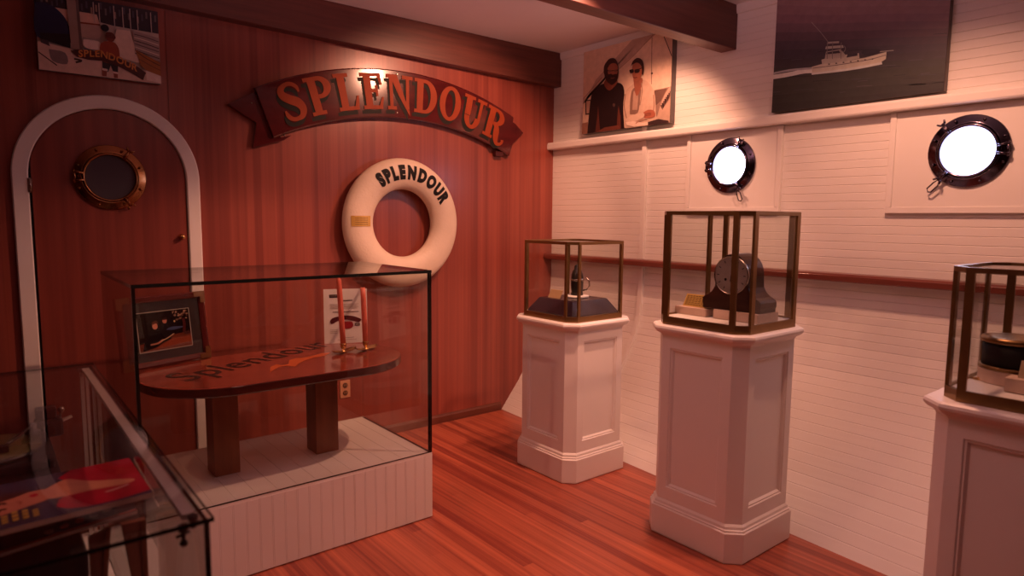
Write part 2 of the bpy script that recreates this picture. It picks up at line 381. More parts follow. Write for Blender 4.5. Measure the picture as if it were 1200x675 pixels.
# ------------------------------------------------------------------ lettering
def cat(P, n=8):
    out = []
    for i in range(len(P)-1):
        p0, p1, p2, p3 = P[max(i-1, 0)], P[i], P[i+1], P[min(i+2, len(P)-1)]
        for k in range(n):
            t = k/n
            out.append(tuple(.5*(2*p1[j]+(p2[j]-p0[j])*t+(2*p0[j]-5*p1[j]+4*p2[j]-p3[j])*t*t+(3*p1[j]-p0[j]-3*p2[j]+p3[j])*t**3) for j in range(len(p1))))
    out.append(tuple(P[-1])); return out
def stroke(P):
    """P: (x, y, width) spine -> quads"""
    q = cat(P); L, R = [], []
    for i, (x, y, w) in enumerate(q):
        a = q[max(i-1, 0)]; b = q[min(i+1, len(q)-1)]; dx, dy = b[0]-a[0], b[1]-a[1]; l = math.hypot(dx, dy) or 1
        L.append((x-dy/l*w/2, y+dx/l*w/2)); R.append((x+dy/l*w/2, y-dx/l*w/2))
    return [[L[i], L[i+1], R[i+1], R[i]] for i in range(len(q)-1)]
def rc(x0, y0, x1, y1):
    n = max(1, int(abs(x1-x0)/.12)); return [[(sm(x0, x1, i/n), y0), (sm(x0, x1, (i+1)/n), y0), (sm(x0, x1, (i+1)/n), y1), (sm(x0, x1, i/n), y1)] for i in range(n)]
def ell(cx, cy, ro, ri, a0=0, a1=2*PI, n=28):
    out = []
    for i in range(n):
        p, q = a0+(a1-a0)*i/n, a0+(a1-a0)*(i+1)/n
        out.append([(cx+ro[0]*math.cos(p), cy+ro[1]*math.sin(p)), (cx+ro[0]*math.cos(q), cy+ro[1]*math.sin(q)), (cx+ri[0]*math.cos(q), cy+ri[1]*math.sin(q)), (cx+ri[0]*math.cos(p), cy+ri[1]*math.sin(p))])
    return out
sf = .10
G = {
 'S': (.70, stroke([(.60, .70, .05), (.57, .84, .10), (.44, .94, .10), (.28, .945, .11), (.13, .85, .17), (.13, .70, .22), (.29, .56, .24), (.48, .44, .25), (.56, .27, .22), (.49, .11, .16), (.34, .055, .11), (.18, .07, .11), (.07, .17, .13), (.04, .32, .05)])),
 'P': (.80, rc(.10, 0, .34, 1)+rc(0, 0, .46, sf)+rc(0, 1-sf, .4, 1)+ell(.40, .71, (.38, .29), (.15, .18), -PI/2, PI/2)+rc(.34, .42, .40, .53)+rc(.34, .89, .40, 1)),
 'L': (.76, rc(.10, 0, .34, 1)+rc(0, 0, .70, sf)+rc(0, 1-sf, .46, 1)+[[(.56, .09), (.70, .09), (.74, .38), (.66, .38)]]),
 'E': (.78, rc(.10, 0, .34, 1)+rc(0, 0, .70, sf)+rc(0, 1-sf, .68, 1)+rc(.3, .46, .50, .56)+rc(.48, .36, .56, .66)+[[(.58, .09), (.70, .09), (.76, .34), (.68, .34)], [(.56, .91), (.68, .91), (.72, .68), (.64, .68)]]),
 'N': (.92, rc(.10, 0, .22, 1)+rc(0, 0, .34, sf)+rc(.70, .05, .82, 1)+rc(.56, 1-sf, .94, 1)+rc(0, 1-sf, .22, 1)+[[(.12, 1), (.38, 1), (.60, .48), (.42, .42)], [(.42, .42), (.60, .48), (.82, -.02), (.86, -.16)], [(.82, -.02), (.82, .2), (.86, -.16)]]),
 'D': (.90, rc(.10, 0, .34, 1)+rc(0, 0, .42, sf)+rc(0, 1-sf, .42, 1)+ell(.40, .5, (.48, .5), (.23, .40), -PI/2, PI/2)),
 'O': (.86, ell(.43, .5, (.43, .53), (.20, .42), n=40)),
 'U': (.90, rc(.10, .38, .34, 1)+rc(0, 1-sf, .44, 1)+rc(.66, .34, .78, 1)+rc(.54, 1-sf, .92, 1)+ell(.44, .36, (.34, .38), (.12, .26), PI, 2*PI)),
 'R': (.86, rc(.10, 0, .34, 1)+rc(0, 0, .44, sf)+rc(0, 1-sf, .4, 1)+ell(.40, .73, (.36, .27), (.14, .17), -PI/2, PI/2)+rc(.34, .46, .42, .56)+rc(.34, .90, .40, 1)
       +stroke([(.38, .50, .10), (.50, .44, .20), (.56, .28, .24), (.60, .08, .22), (.70, -.06, .14), (.84, -.04, .10), (.92, .06, .10), (.90, .14, .12)])),
}

def circ3(a, b, c):
    (x1, y1), (x2, y2), (x3, y3) = a, b, c
    d = 2*(x1*(y2-y3)+x2*(y3-y1)+x3*(y1-y2))
    ux = ((x1*x1+y1*y1)*(y2-y3)+(x2*x2+y2*y2)*(y3-y1)+(x3*x3+y3*y3)*(y1-y2))/d
    uy = ((x1*x1+y1*y1)*(x3-x2)+(x2*x2+y2*y2)*(x1-x3)+(x3*x3+y3*y3)*(x2-x1))/d
    return ux, uy, math.hypot(x1-ux, y1-uy)

# sign board ---------------------------------------------------------------
tx, tz, tr = circ3((-2.529, 2.385), (-1.60, 2.627), (-.491, 2.415))
bx, bz, br = circ3((-2.422, 2.092), (-1.62, 2.298), (-.560, 2.118))
sign = thing('name_sign', (-1.5, -.03, 2.35), 'dark red arched ribbon sign lettered SPLENDOUR in orange on panelled wall', 'sign')
n = 40
top = [(sm(-2.529, -.491, i/n), 0) for i in range(n+1)]; top = [(x, tz+math.sqrt(tr*tr-(x-tx)**2)) for x, _ in top]
bot = [(sm(-2.422, -.540, i/n), 0) for i in range(n+1)]; bot = [(x, bz+math.sqrt(br*br-(x-bx)**2)) for x, _ in bot]
mb = MB(); R = []
for (x, z), (x2, z2) in zip(top, bot):
    p = lambda t, y: Vector((sm(x2, x, t), y, sm(z2, z, t)))
    R.append([p(0, -.024), p(0, -.054), p(.025, -.060), p(.975, -.060), p(1, -.054), p(1, -.024)])
mb.loft(R); band = mb.build('ribbon_band', M['sign'], sign)
def tail(pts, ins):
    mb = MB(); mb.prism([(x, -.036, z) for x, z in pts], (0, .034, 0)); 
    t = mb.build('ribbon_tail', M['sign'], sign, bevel=.003)
    return t
tail([(-2.686, 2.271), (-2.500, 2.375), (-2.37, 2.10), (-2.30, 2.12), (-2.35, 2.085), (-2.544, 2.024), (-2.519, 2.177)], 0)
tail([(-.52, 2.40), (-.448, 2.366), (-.365, 2.303), (-.475, 2.21), (-.515, 2.105), (-.60, 2.125), (-.60, 2.30)], 0)
mb = MB(); mb.box((-.66, -.05, 2.095), (-.585, -.012, 2.135)); mb.build('wall_bracket', M['signedge'], sign, bevel=.004, label='small dark bracket under the right end')
for bxp in ((404, 469, 5), ):
    pass
for (px, py) in ((296.5, 120), (333.5, 161), (465.5, 87.2), (465.3, 132), (599.5, 152.5)):
    q = hit(px, py, 1, -.06); yy = -.036 if px < 300 or px > 598 else -.06
    if px < 340 and py > 150: q = q+Vector((0, 0, .012))
    mb = MB(); mb.lathe([(.006, 0), (.006, .002), (.003, .004)], (q.x, yy, q.z), 1, 10); mb.build('screw', M['silver'], sign)
word = 'SPLENDOUR'
# letters follow the ribbon: parameter along the band
capH = .240
def band_map(s, h):
    """s: metres along from the left end of the lettering, h: height above base line"""
    L = 1.93; t = .055+.905*s/L
    x, z = sm(-2.475, -.515, t), 0
    rc_ = (tr+br)/2; cx_, cz_ = (tx+bx)/2, (tz+bz)/2
    zc = cz_+math.sqrt(rc_**2-(x-cx_)**2)
    nx, nz = (x-cx_)/rc_, (zc-cz_)/rc_
    off = -capH/2+.012+h
    return x+nx*off, zc+nz*off
tot = sum(G[c][0] for c in word)+.10*8
k = 1.93/tot
s0 = 0.
for ch in word:
    w, polys = G[ch]
    for layer, (dx, dy, y0, y1, m_, nm) in enumerate(((-.018, -.030, -.0606, -.0610, M['signblack'], 'letter_shadow'), (0, 0, -.0635, -.0642, M['gold'], 'letter'))):
        if layer == 0: holder = None
        mb = MB()
        for ip, po in enumerate(polys):
            q = [band_map(s0+x*k+dx, y*capH+dy) for x, y in po]
            mb.prism([(x, y0, z) for x, z in q], (0, y1-y0-.000025*ip, 0))
        if layer == 0: shadow = mb
        else:
            o = mb.build('letter', m_, sign, fixn=True, label='orange painted letter '+ch)
            shadow.build('letter_shadow', M['signblack'], o).location = (0, 0, 0)
    s0 += (w+.10)*k

# lifebuoy -----------------------------------------------------------------
RC = Vector((-1.522, 0, 1.562)); Rm, ra, rb_, yc = .350, .110, .072, .073
ring = thing('hanging_life_ring', (RC.x, -.06, RC.z), 'cream life ring lettered SPLENDOUR with small brass plate, on panelled wall', 'life ring')
def torus(r, sgn=1):   # front surface depth at radius r
    return -(yc+rb_*math.sqrt(max(0, 1-((r-Rm)/ra)**2)))
mb = MB(); rs = []
for i in range(72):
    a = 2*PI*i/72; rg = []
    for j in range(28):
        b = 2*PI*j/28; r = Rm+ra*math.cos(b); rg.append(Vector((RC.x+r*math.cos(a), -yc-rb_*math.sin(b), RC.z+r*math.sin(a))))
    rs.append(rg)
rs.append(rs[0]); mb.loft(rs, 0, True, (False, False)); body = mb.build('ring_body', M['ring'], ring)
def glyph(ch, size, bold=.012):
    c = bpy.data.curves.new('t', 'FONT'); c.body = ch; c.size = size; c.offset = bold; c.resolution_u = 4
    o = bpy.data.objects.new('t', c); COL.objects.link(o)
    bpy.context.view_layer.update()
    me = bpy.data.meshes.new_from_object(o.evaluated_get(bpy.context.evaluated_depsgraph_get()))
    bpy.data.objects.remove(o); bpy.data.curves.remove(c)
    bm = bmesh.new(); bm.from_mesh(me); bpy.data.meshes.remove(me)
    bmesh.ops.triangulate(bm, faces=bm.faces)
    for _ in range(2):
        es = [e for e in bm.edges if e.calc_length() > size*.16]
        if es: bmesh.ops.subdivide_edges(bm, edges=es, cuts=1); bmesh.ops.triangulate(bm, faces=bm.faces)
    V = [(v.co.x, v.co.y) for v in bm.verts]; Fs = [[v.index for v in f.verts] for f in bm.faces]
    bm.verts.ensure_lookup_table(); bm.free()
    x0, x1 = min(v[0] for v in V), max(v[0] for v in V)
    return [(x-x0, y) for x, y in V], Fs, x1-x0
r0 = .318
tw = [glyph(c, .122, .0098) for c in word]
gap = [.011]*8; gap[3] = .020; gap[4] = .02
squash = .70
total = sum(w*squash for _, _, w in tw)+sum(gap); u = 0
a_mid = math.radians(77)
for i, (V, Fs, w) in enumerate(tw):
    mb = MB(); P = []
    for x, y in V:
        s = u+x*squash-total/2; a = a_mid-s/(r0+.04); r = r0+y
        P.append(Vector((RC.x+r*math.cos(a), torus(r)-.0022, RC.z+r*math.sin(a))))
    mb.add(P, Fs); mb.build('letter', M['black'], ring, fixn=False, label='black painted letter '+word[i])
    u += w*squash+(gap[i] if i < 8 else 0)
mb = MB()
def ringpt(x, z, e):
    r = math.hypot(x-RC.x, z-RC.z); return Vector((x, torus(r)-e, z))
gx = [sm(-1.945, -1.805, i/6) for i in range(7)]
for zz0, zz1 in ((1.540, 1.612),):
    A_ = [ringpt(x, zz0, .003) for x in gx]; B_ = [ringpt(x, zz1, .003) for x in gx]
    mb.loft([A_, B_], 0, False, (False, False), closed=False)
    mb.loft([[p+Vector((0, .004, 0)) for p in A_], A_], 0, False, (False, False), closed=False)
pq = mb.build('name_plate', M['plaque'], ring, fixn=False, label='small brass plate')
mb = MB()
for i in range(4):
    z0 = 1.598-i*.014; A_ = [ringpt(x, z0, .0036) for x in gx[1:6]]; B_ = [ringpt(x, z0-.003, .0036) for x in gx[1:6]]
    mb.loft([A_, B_], 0, False, (False, False), closed=False)
mb.build('engraving', M['engraved'], pq, fixn=False).location = (0, 0, 0)

# ------------------------------------------------------------------ prints (pictures made of flat ink patches)
def lin(c): return tuple(((v/255)/12.92 if v/255 <= .04045 else ((v/255+.055)/1.055)**2.4) for v in c)
class Print:
    """ink patches laid on a plane; to3d maps print coordinates to the place, nrm points away from the wall"""
    def __init__(s, to3d, nrm, gain=(1, 1, 1)): s.m = MB(); s.t = to3d; s.n = Vector(nrm); s.k = 0; s.g = gain
    def c(s, col): return tuple(min(.9, a*b) for a, b in zip(lin(col), s.g))
    def poly(s, pts, col, smooth=0):
        if smooth: pts = cat(list(pts)+[pts[0]], smooth)[:-1]
        s.k += 1; P = [s.t(*p)+s.n*(.00025*s.k) for p in pts]
        s.m.add(P, [list(range(len(P)))], ink=s.c(col))
    def line(s, pts, w, col):
        s.k += 1
        for q in stroke([(x, y, w) for x, y in pts]): s.m.add([s.t(*p)+s.n*(.00025*s.k) for p in q], [(0, 1, 2, 3)], ink=s.c(col))
    def disc(s, x, y, rx, ry, col): s.poly([(x+rx*math.cos(2*PI*i/20), y+ry*math.sin(2*PI*i/20)) for i in range(20)], col)
    def text(s, txt, x, y, size, col, path=None):
        s.k += 1
        for ch in txt:
            V, Fs, w = glyph(ch, size, size*.03)
            s.m.add([s.t(*( (x+a, y-b) if path is None else path(x+a, b)))+s.n*(.00025*s.k) for a, b in V], Fs, ink=s.c(col)); x += w+size*.10
    def build(s, name, mtl, parent): return s.m.build(name, mtl, parent, fixn=False)

# ---- marina photograph, upper left of the panelled wall
A4 = [hit(41, -2, 1, -.035), hit(45, 83, 1, -.035), hit(187, 97, 1, -.035), hit(186, 13, 1, -.035)]
x0, x1, z0, z1 = (A4[0].x+A4[1].x)/2, (A4[2].x+A4[3].x)/2, 2.340, 2.735
pic = thing('wall_photograph', ((x0+x1)/2, -.02, z0), 'photograph print of a marina dock with a person carrying the SPLENDOUR sign, above the door', 'photograph')
mb = MB(); mb.box((x0, -.034, z0), (x1, -.001, z1)); mb.build('canvas', M['grey'], pic, bevel=.002)
W_, H_ = 885., 545.      # print coordinates: pixels of an enlarged view
def marina(px, py): return Vector((sm(x0, x1, (px-78)/(965-78)), -.0345, sm(z1, z0, (py-0)/(560.))))
pr = Print(marina, (0, -1, 0), (1.25, 1.3, 1.4))
def sh(x, y): return (x, y-(x-78)*.075*(0 if y < 300 else 1))
pr.poly([(78, 0), (965, 0), (965, 560), (78, 560)], (178, 160, 150))
pr.poly([(78, 0), (965, 0), (965, 170), (620, 165), (78, 110)], (38, 28, 40))
for i in range(26): 
    xx = 84+i*34; pr.poly([(xx, 10+(i*37) % 60), (xx+14, 10+(i*37) % 60), (xx+14, 60+(i*37) % 60), (xx, 60+(i*37) % 60)], (random.choice([(70, 60, 74), (100, 84, 86), (52, 44, 58), (140, 110, 100)])))
pr.poly([(210, 105), (500, 105), (520, 180), (300, 200)], (196, 160, 142))
pr.poly([(380, 185), (520, 180), (560, 185), (500, 290), (380, 290)], (168, 142, 130))
pr.poly([(380, 178), (520, 172), (520, 182), (380, 190)], (120, 52, 34))
pr.poly([(78, 90), (150, 85), (230, 120), (290, 200), (305, 340), (78, 330)], (30, 32, 66), 4)
pr.poly([(100, 300), (305, 280), (300, 380), (100, 345)], (24, 18, 26))
pr.poly([(640, 190), (740, 185), (770, 290), (800, 420), (600, 390), (610, 290)], (208, 182, 166))
pr.poly([(760, 180), (965, 205), (965, 390), (770, 320)], (150, 130, 124))
for i in range(7): pr.line([(770, 205+i*24), (860, 215+i*26), (960, 235+i*26)], 7, [(80, 64, 66), (205, 184, 170), (60, 44, 46)][i % 3])
pr.poly([(775, 325), (965, 395), (965, 500), (850, 470), (810, 440)], (146, 86, 40))
pr.line([(780, 335), (860, 380), (962, 420)], 6, (60, 30, 22)); pr.line([(800, 390), (880, 425), (962, 455)], 5, (80, 40, 26))
for xx in (478, 518, 625, 690, 745, 800, 905): pr.line([(xx, 20), (xx, 100), (xx+2, 170)], 7, (170, 150, 142))
pr.disc(553, 195, 30, 26, (28, 22, 34))
pr.poly([(288, 0), (372, 0), (386, 385), (305, 385)], (142, 118, 108))
pr.poly([(352, 0), (372, 0), (386, 385), (364, 385)], (96, 76, 72))
pr.poly([(395, 300), (505, 305), (510, 365), (400, 360)], (214, 196, 184), 3)
pr.poly([(78, 365), (300, 385), (520, 440), (840, 470), (965, 500), (965, 560), (78, 560)], (196, 170, 156))
pr.poly([(150, 410), (260, 420), (270, 500), (170, 490)], (120, 104, 104), 3)
pr.poly([(100, 345), (150, 350), (160, 390), (100, 370)], (70, 56, 60)); pr.line([(80, 440), (140, 480), (200, 520)], 8, (40, 28, 32)); pr.line([(320, 455), (370, 462), (330, 480)], 14, (50, 26, 26))
pr.line([(820, 520), (850, 490), (870, 540)], 10, (40, 28, 30)); pr.poly([(845, 470), (960, 500), (960, 555), (850, 545)], (214, 196, 186))
# person seen from behind
pr.poly([(520, 440), (635, 440), (632, 520), (600, 525), (580, 470), (560, 520), (518, 520)], (28, 20, 30))
pr.poly([(516, 500), (552, 500), (545, 555), (512, 555)], (120, 58, 44)); pr.poly([(597, 510), (630, 512), (628, 558), (600, 558)], (120, 58, 44))
pr.poly([(516, 496), (556, 500), (556, 516), (516, 512)], (210, 190, 180)); pr.poly([(592, 510), (632, 514), (632, 528), (594, 524)], (210, 190, 180))
pr.poly([(545, 295), (610, 292), (645, 330), (650, 400), (630, 450), (530, 450), (508, 400), (512, 325)], (142, 60, 42), 3)
pr.disc(586, 258, 36, 36, (112, 46, 34)); pr.poly([(550, 262), (560, 228), (600, 222), (624, 244), (620, 268)], (90, 34, 26), 3)
# the carried sign
pr.poly([(298, 400), (360, 385), (440, 375), (560, 395), (680, 415), (780, 450), (845, 490), (820, 550), (740, 510), (640, 470), (520, 445), (420, 450), (340, 440)], (64, 20, 20))
def arcp(x, b):
    y = 438-4*math.sin((x-350)/450*PI)*6+max(0, (x-520))*.22; sl_ = .22 if x > 520 else 0
    return x+b*sl_*.5, y-b
pr.text('SPLENDOUR', 352, 0, 70, (190, 120, 60), arcp)
pr.build('print', M['print'], pic)

# ---- two people photograph on the white wall
XB = -.055
def onB(px, py): return hit(px, py, 0, XB)
pc = thing('wall_photograph', (-.03, -.83, 2.27), 'photograph print of two seated people, bearded one in black, other in white jacket', 'photograph')
qa, qb = onB(682.5, 157), onB(785, 143)
yl, yr, zb_, zt_ = qa.y, qb.y, 2.285, 2.925
mb = MB(); mb.box((XB, yl, zb_), (-.001, yr, zt_)); mb.build('canvas', M['grey'], pc, bevel=.003)
def couple(px, py):           # enlarged-view coordinates, 5.62 to the pixel
    q = onB(670+px/5.62, 40+py/5.62); return Vector((XB-.0005, min(yl, max(yr, q.y)), min(zt_, max(zb_, q.z))))
pr = Print(couple, (-1, 0, 0), (.84, .82, .82))
pr.poly([(40, -150), (700, -200), (700, 600), (40, 720)], (226, 200, 178))
pr.poly([(40, 470), (160, 300), (400, 20), (470, 0), (560, -10), (330, 210), (180, 330), (70, 440)], (186, 160, 146))
pr.line([(62, 445), (130, 365), (200, 285)], 4, (150, 120, 108)); pr.line([(560, -20), (420, 130), (310, 232)], 4, (150, 118, 104))
pr.line([(530, 20), (528, 140), (526, 330)], 5, (150, 126, 116)); pr.disc(529, 258, 7, 7, (90, 66, 60))
pr.poly([(590, -30), (670, -40), (670, 150), (650, 130)], (205, 176, 158)); pr.line([(590, -30), (625, 55), (660, 145)], 5, (50, 34, 34))
pr.poly([(90, 435), (124, 432), (124, 528), (92, 532)], (40, 28, 30)); pr.poly([(98, 442), (124, 439), (124, 520), (99, 524)], (190, 160, 144))
pr.poly([(545, 370), (660, 345), (660, 600), (540, 610)], (150, 122, 108)); pr.poly([(545, 372), (630, 358), (590, 440), (556, 470)], (110, 84, 74))
pr.poly([(560, 560), (600, 430), (660, 350), (660, 590), (570, 600)], (196, 168, 150), 3)
for i in range(8): pr.poly([(585+i*9, 470-i*14), (610+i*7, 460-i*12), (600+i*7, 500-i*10)], (54, 38, 38) if i % 2 else (96, 70, 62))
pr.poly([(60, 590), (110, 580), (110, 660), (60, 665)], (150, 110, 94))
# left person: black shirt
pr.poly([(105, 670), (118, 520), (130, 420), (150, 370), (215, 325), (300, 318), (345, 350), (352, 470), (356, 640)], (30, 20, 24), 4)
pr.poly([(158, 660), (170, 560), (178, 470), (184, 560), (190, 650)], (92, 48, 40)); pr.poly([(300, 620), (305, 540), (312, 470), (326, 540), (328, 620)], (96, 50, 40))
pr.poly([(165, 650), (220, 615), (310, 600), (330, 625), (240, 645)], (110, 60, 48))
pr.poly([(215, 320), (240, 290), (300, 300), (300, 330), (255, 372), (225, 350)], (122, 66, 52), 3)
pr.poly([(214, 250), (220, 205), (250, 165), (285, 160), (306, 190), (312, 240), (305, 300), (270, 335), (235, 310)], (58, 30, 26), 4)
pr.poly([(240, 225), (262, 196), (296, 196), (308, 225), (304, 262), (285, 282), (250, 280)], (164, 100, 78), 4)
pr.poly([(236, 270), (262, 262), (275, 268), (300, 264), (302, 300), (272, 330), (240, 308)], (52, 26, 24), 4)
pr.line([(238, 240), (262, 243), (285, 240), (312, 238)], 6, (46, 26, 26)); pr.disc(256, 244, 11, 8, (120, 80, 66)); pr.disc(292, 242, 10, 8, (120, 80, 66)); pr.line([(262, 290), (275, 292), (288, 288)], 6, (132, 74, 60)); pr.disc(283, 468, 9, 12, (84, 62, 58))
# right person: pale jacket
pr.poly([(352, 620), (345, 480), (360, 380), (410, 330), (470, 300), (520, 330), (552, 400), (560, 520), (555, 570), (420, 610)], (206, 178, 158), 4)
pr.poly([(388, 530), (392, 420), (410, 360), (460, 350), (455, 440), (440, 520)], (132, 104, 92), 3)
pr.poly([(405, 500), (412, 380), (440, 360), (444, 420), (436, 500)], (176, 146, 130))
pr.poly([(412, 300), (470, 290), (466, 345), (440, 405), (424, 390)], (150, 92, 72), 3)
pr.line([(360, 395), (352, 480), (372, 570)], 6, (150, 120, 106)); pr.line([(545, 400), (548, 470), (540, 520)], 6, (150, 120, 106)); pr.line([(465, 320), (470, 380), (455, 470)], 6, (160, 130, 114))
pr.poly([(398, 210), (410, 178), (440, 158), (470, 172), (482, 215), (476, 270), (462, 250), (450, 210), (420, 196)], (56, 32, 30), 4)
pr.poly([(404, 230), (412, 200), (440, 190), (464, 212), (468, 260), (452, 300), (424, 312), (408, 280)], (164, 100, 78), 4)
pr.poly([(386, 238), (412, 232), (414, 254), (392, 258)], (36, 20, 22), 2); pr.poly([(420, 236), (452, 230), (452, 252), (424, 258)], (40, 22, 22), 2); pr.line([(440, 236), (460, 228), (478, 222)], 5, (40, 22, 22))
pr.line([(414, 286), (424, 289), (438, 285)], 6, (110, 54, 46))
pr.poly([(476, 520), (510, 500), (548, 505), (556, 540), (520, 555), (480, 548)], (168, 100, 78), 4)
for i in range(3): pr.line([(484, 528+i*7), (506, 522+i*7), (530, 520+i*7)], 3, (110, 60, 48))
pr.poly([(362, 560), (400, 540), (478, 520), (482, 548), (430, 575), (380, 590)], (214, 188, 168), 3)
pr.poly([(362, 580), (420, 575), (470, 585), (512, 578), (510, 600), (420, 612), (370, 600)], (236, 214, 196)); pr.line([(430, 590), (455, 572), (505, 556)], 8, (190, 150, 130))
pr.poly([(510, 580), (580, 560), (660, 570), (660, 590), (510, 608)], (60, 44, 46))
pr.build('print', M['print'], pc)

# ---- boat photograph
XB2 = -.045
q1, q2 = hit(904.5, 131, 0, XB2), hit(1106, 108, 0, XB2)
yl2, yr2, zb2, zt2 = q1.y, q2.y, 2.265, 2.955
pb = thing('wall_photograph', (-.03, -2.5, 2.265), 'photograph print of a white motor yacht at sea under a dark sky', 'photograph')
mb = MB(); mb.box((XB2, yl2, zb2), (-.001, yr2, zt2)); mb.build('canvas', M['grey'], pb, bevel=.004)
def boatp(px, py):
    q = hit(880+px/2.597, py/2.597, 0, XB2); return Vector((XB2-.0005, min(yl2-.001, max(yr2+.001, q.y)), min(zt2, max(zb2, q.z))))
pr = Print(boatp, (-1, 0, 0), (1.5, 2.3, 2.5))
N = 14
def rowy(t, x): return sm(-30, 345-.105*(x-60), t)
sky = [(122, 80, 80), (118, 76, 76), (112, 70, 72), (104, 64, 68), (92, 58, 62), (78, 50, 54), (66, 46, 50), (58, 42, 46), (54, 40, 42), (50, 40, 38), (48, 39, 35), (44, 35, 32), (38, 30, 28), (34, 26, 25)]
for i in range(N):
    for xa, xb in ((50, 240), (240, 430), (430, 620)):
        pr.poly([(xa, rowy(i/N, xa)), (xb, rowy(i/N, xb)), (xb, rowy((i+1)/N, xb)+1), (xa, rowy((i+1)/N, xa)+1)], sky[i])
    pr.k -= 2
for i in range(46):
    x = random.uniform(60, 560); y = random.uniform(150, 310)-.1*(x-60); l = random.uniform(15, 60)
    pr.line([(x, y), (x+l/2, y-2), (x+l, y-3)], random.uniform(1, 2.4), random.choice([(66, 52, 56), (52, 42, 46), (28, 22, 26)])); pr.k -= 1
pr.k += 2
pr.line([(60, 236), (110, 228), (160, 218), (195, 216)], 13, (190, 160, 150)); pr.line([(60, 226), (120, 214), (186, 208)], 6, (150, 126, 122))
pr.line([(186, 224), (260, 216), (330, 206), (400, 192)], 8, (176, 150, 142))
pr.poly([(188, 222), (186, 204), (214, 196), (290, 186), (350, 176), (414, 158), (412, 180), (396, 190), (300, 208), (210, 220)], (172, 140, 124))
pr.line([(190, 208), (280, 196), (360, 182), (412, 168)], 2, (90, 66, 62))
pr.poly([(218, 196), (216, 182), (250, 172), (330, 162), (332, 178), (280, 188)], (160, 130, 116)); pr.poly([(226, 180), (230, 158), (274, 150), (288, 166), (284, 176)], (150, 120, 108))
pr.poly([(230, 166), (232, 160), (270, 154), (274, 162)], (50, 36, 40)); pr.poly([(292, 176), (296, 166), (326, 162), (326, 170)], (48, 34, 40)); pr.poly([(228, 150), (230, 142), (282, 138), (284, 146)], (164, 136, 122)); pr.poly([(232, 134), (236, 128), (270, 126), (270, 132)], (156, 126, 114))
pr.poly([(338, 160), (350, 150), (392, 150), (394, 160), (350, 168)], (42, 30, 36), 2); pr.line([(394, 158), (415, 156), (436, 154)], 2.5, (150, 124, 116))
for xx in (234, 250, 276): pr.line([(xx, 180), (xx, 155), (xx+1, 130)], 2.5, (110, 86, 80))
pr.line([(238, 130), (215, 100), (186, 68)], 1.6, (130, 104, 100)); pr.line([(284, 160), (290, 150), (286, 140)], 2, (120, 96, 90))
for i in range(7): pr.disc(240+i*22, 196-i*2.6, 3, 2, (60, 44, 44)); pr.k -= 1
pr.build('print', M['print'], pb)

# ------------------------------------------------------------------ wall outlet
oc = hit(404.5, 456, 1, -.006)
ol = thing('wall_outlet', (oc.x, -.004, oc.z), 'almond double power outlet on the panelled wall behind the glass case', 'power outlet')
mb = MB(); mb.box((oc.x-.038, -.008, oc.z-.062), (oc.x+.038, -.0005, oc.z+.062)); mb.build('faceplate', M['outlet'], ol, bevel=.003)
for dz in (.027, -.027):
    mb = MB(); mb.lathe([(.019, 0), (.018, .003)], (oc.x, -.008, oc.z+dz), 1, 20); so = mb.build('socket', M['socket'], ol)
    mb = MB()
    for dx in (-.007, .007): mb.box((oc.x+dx-.0015, -.0118, oc.z+dz-.002), (oc.x+dx+.0015, -.0105, oc.z+dz+.009))
    mb.build('slot', M['outlet'], so).location = (0, 0, 0)

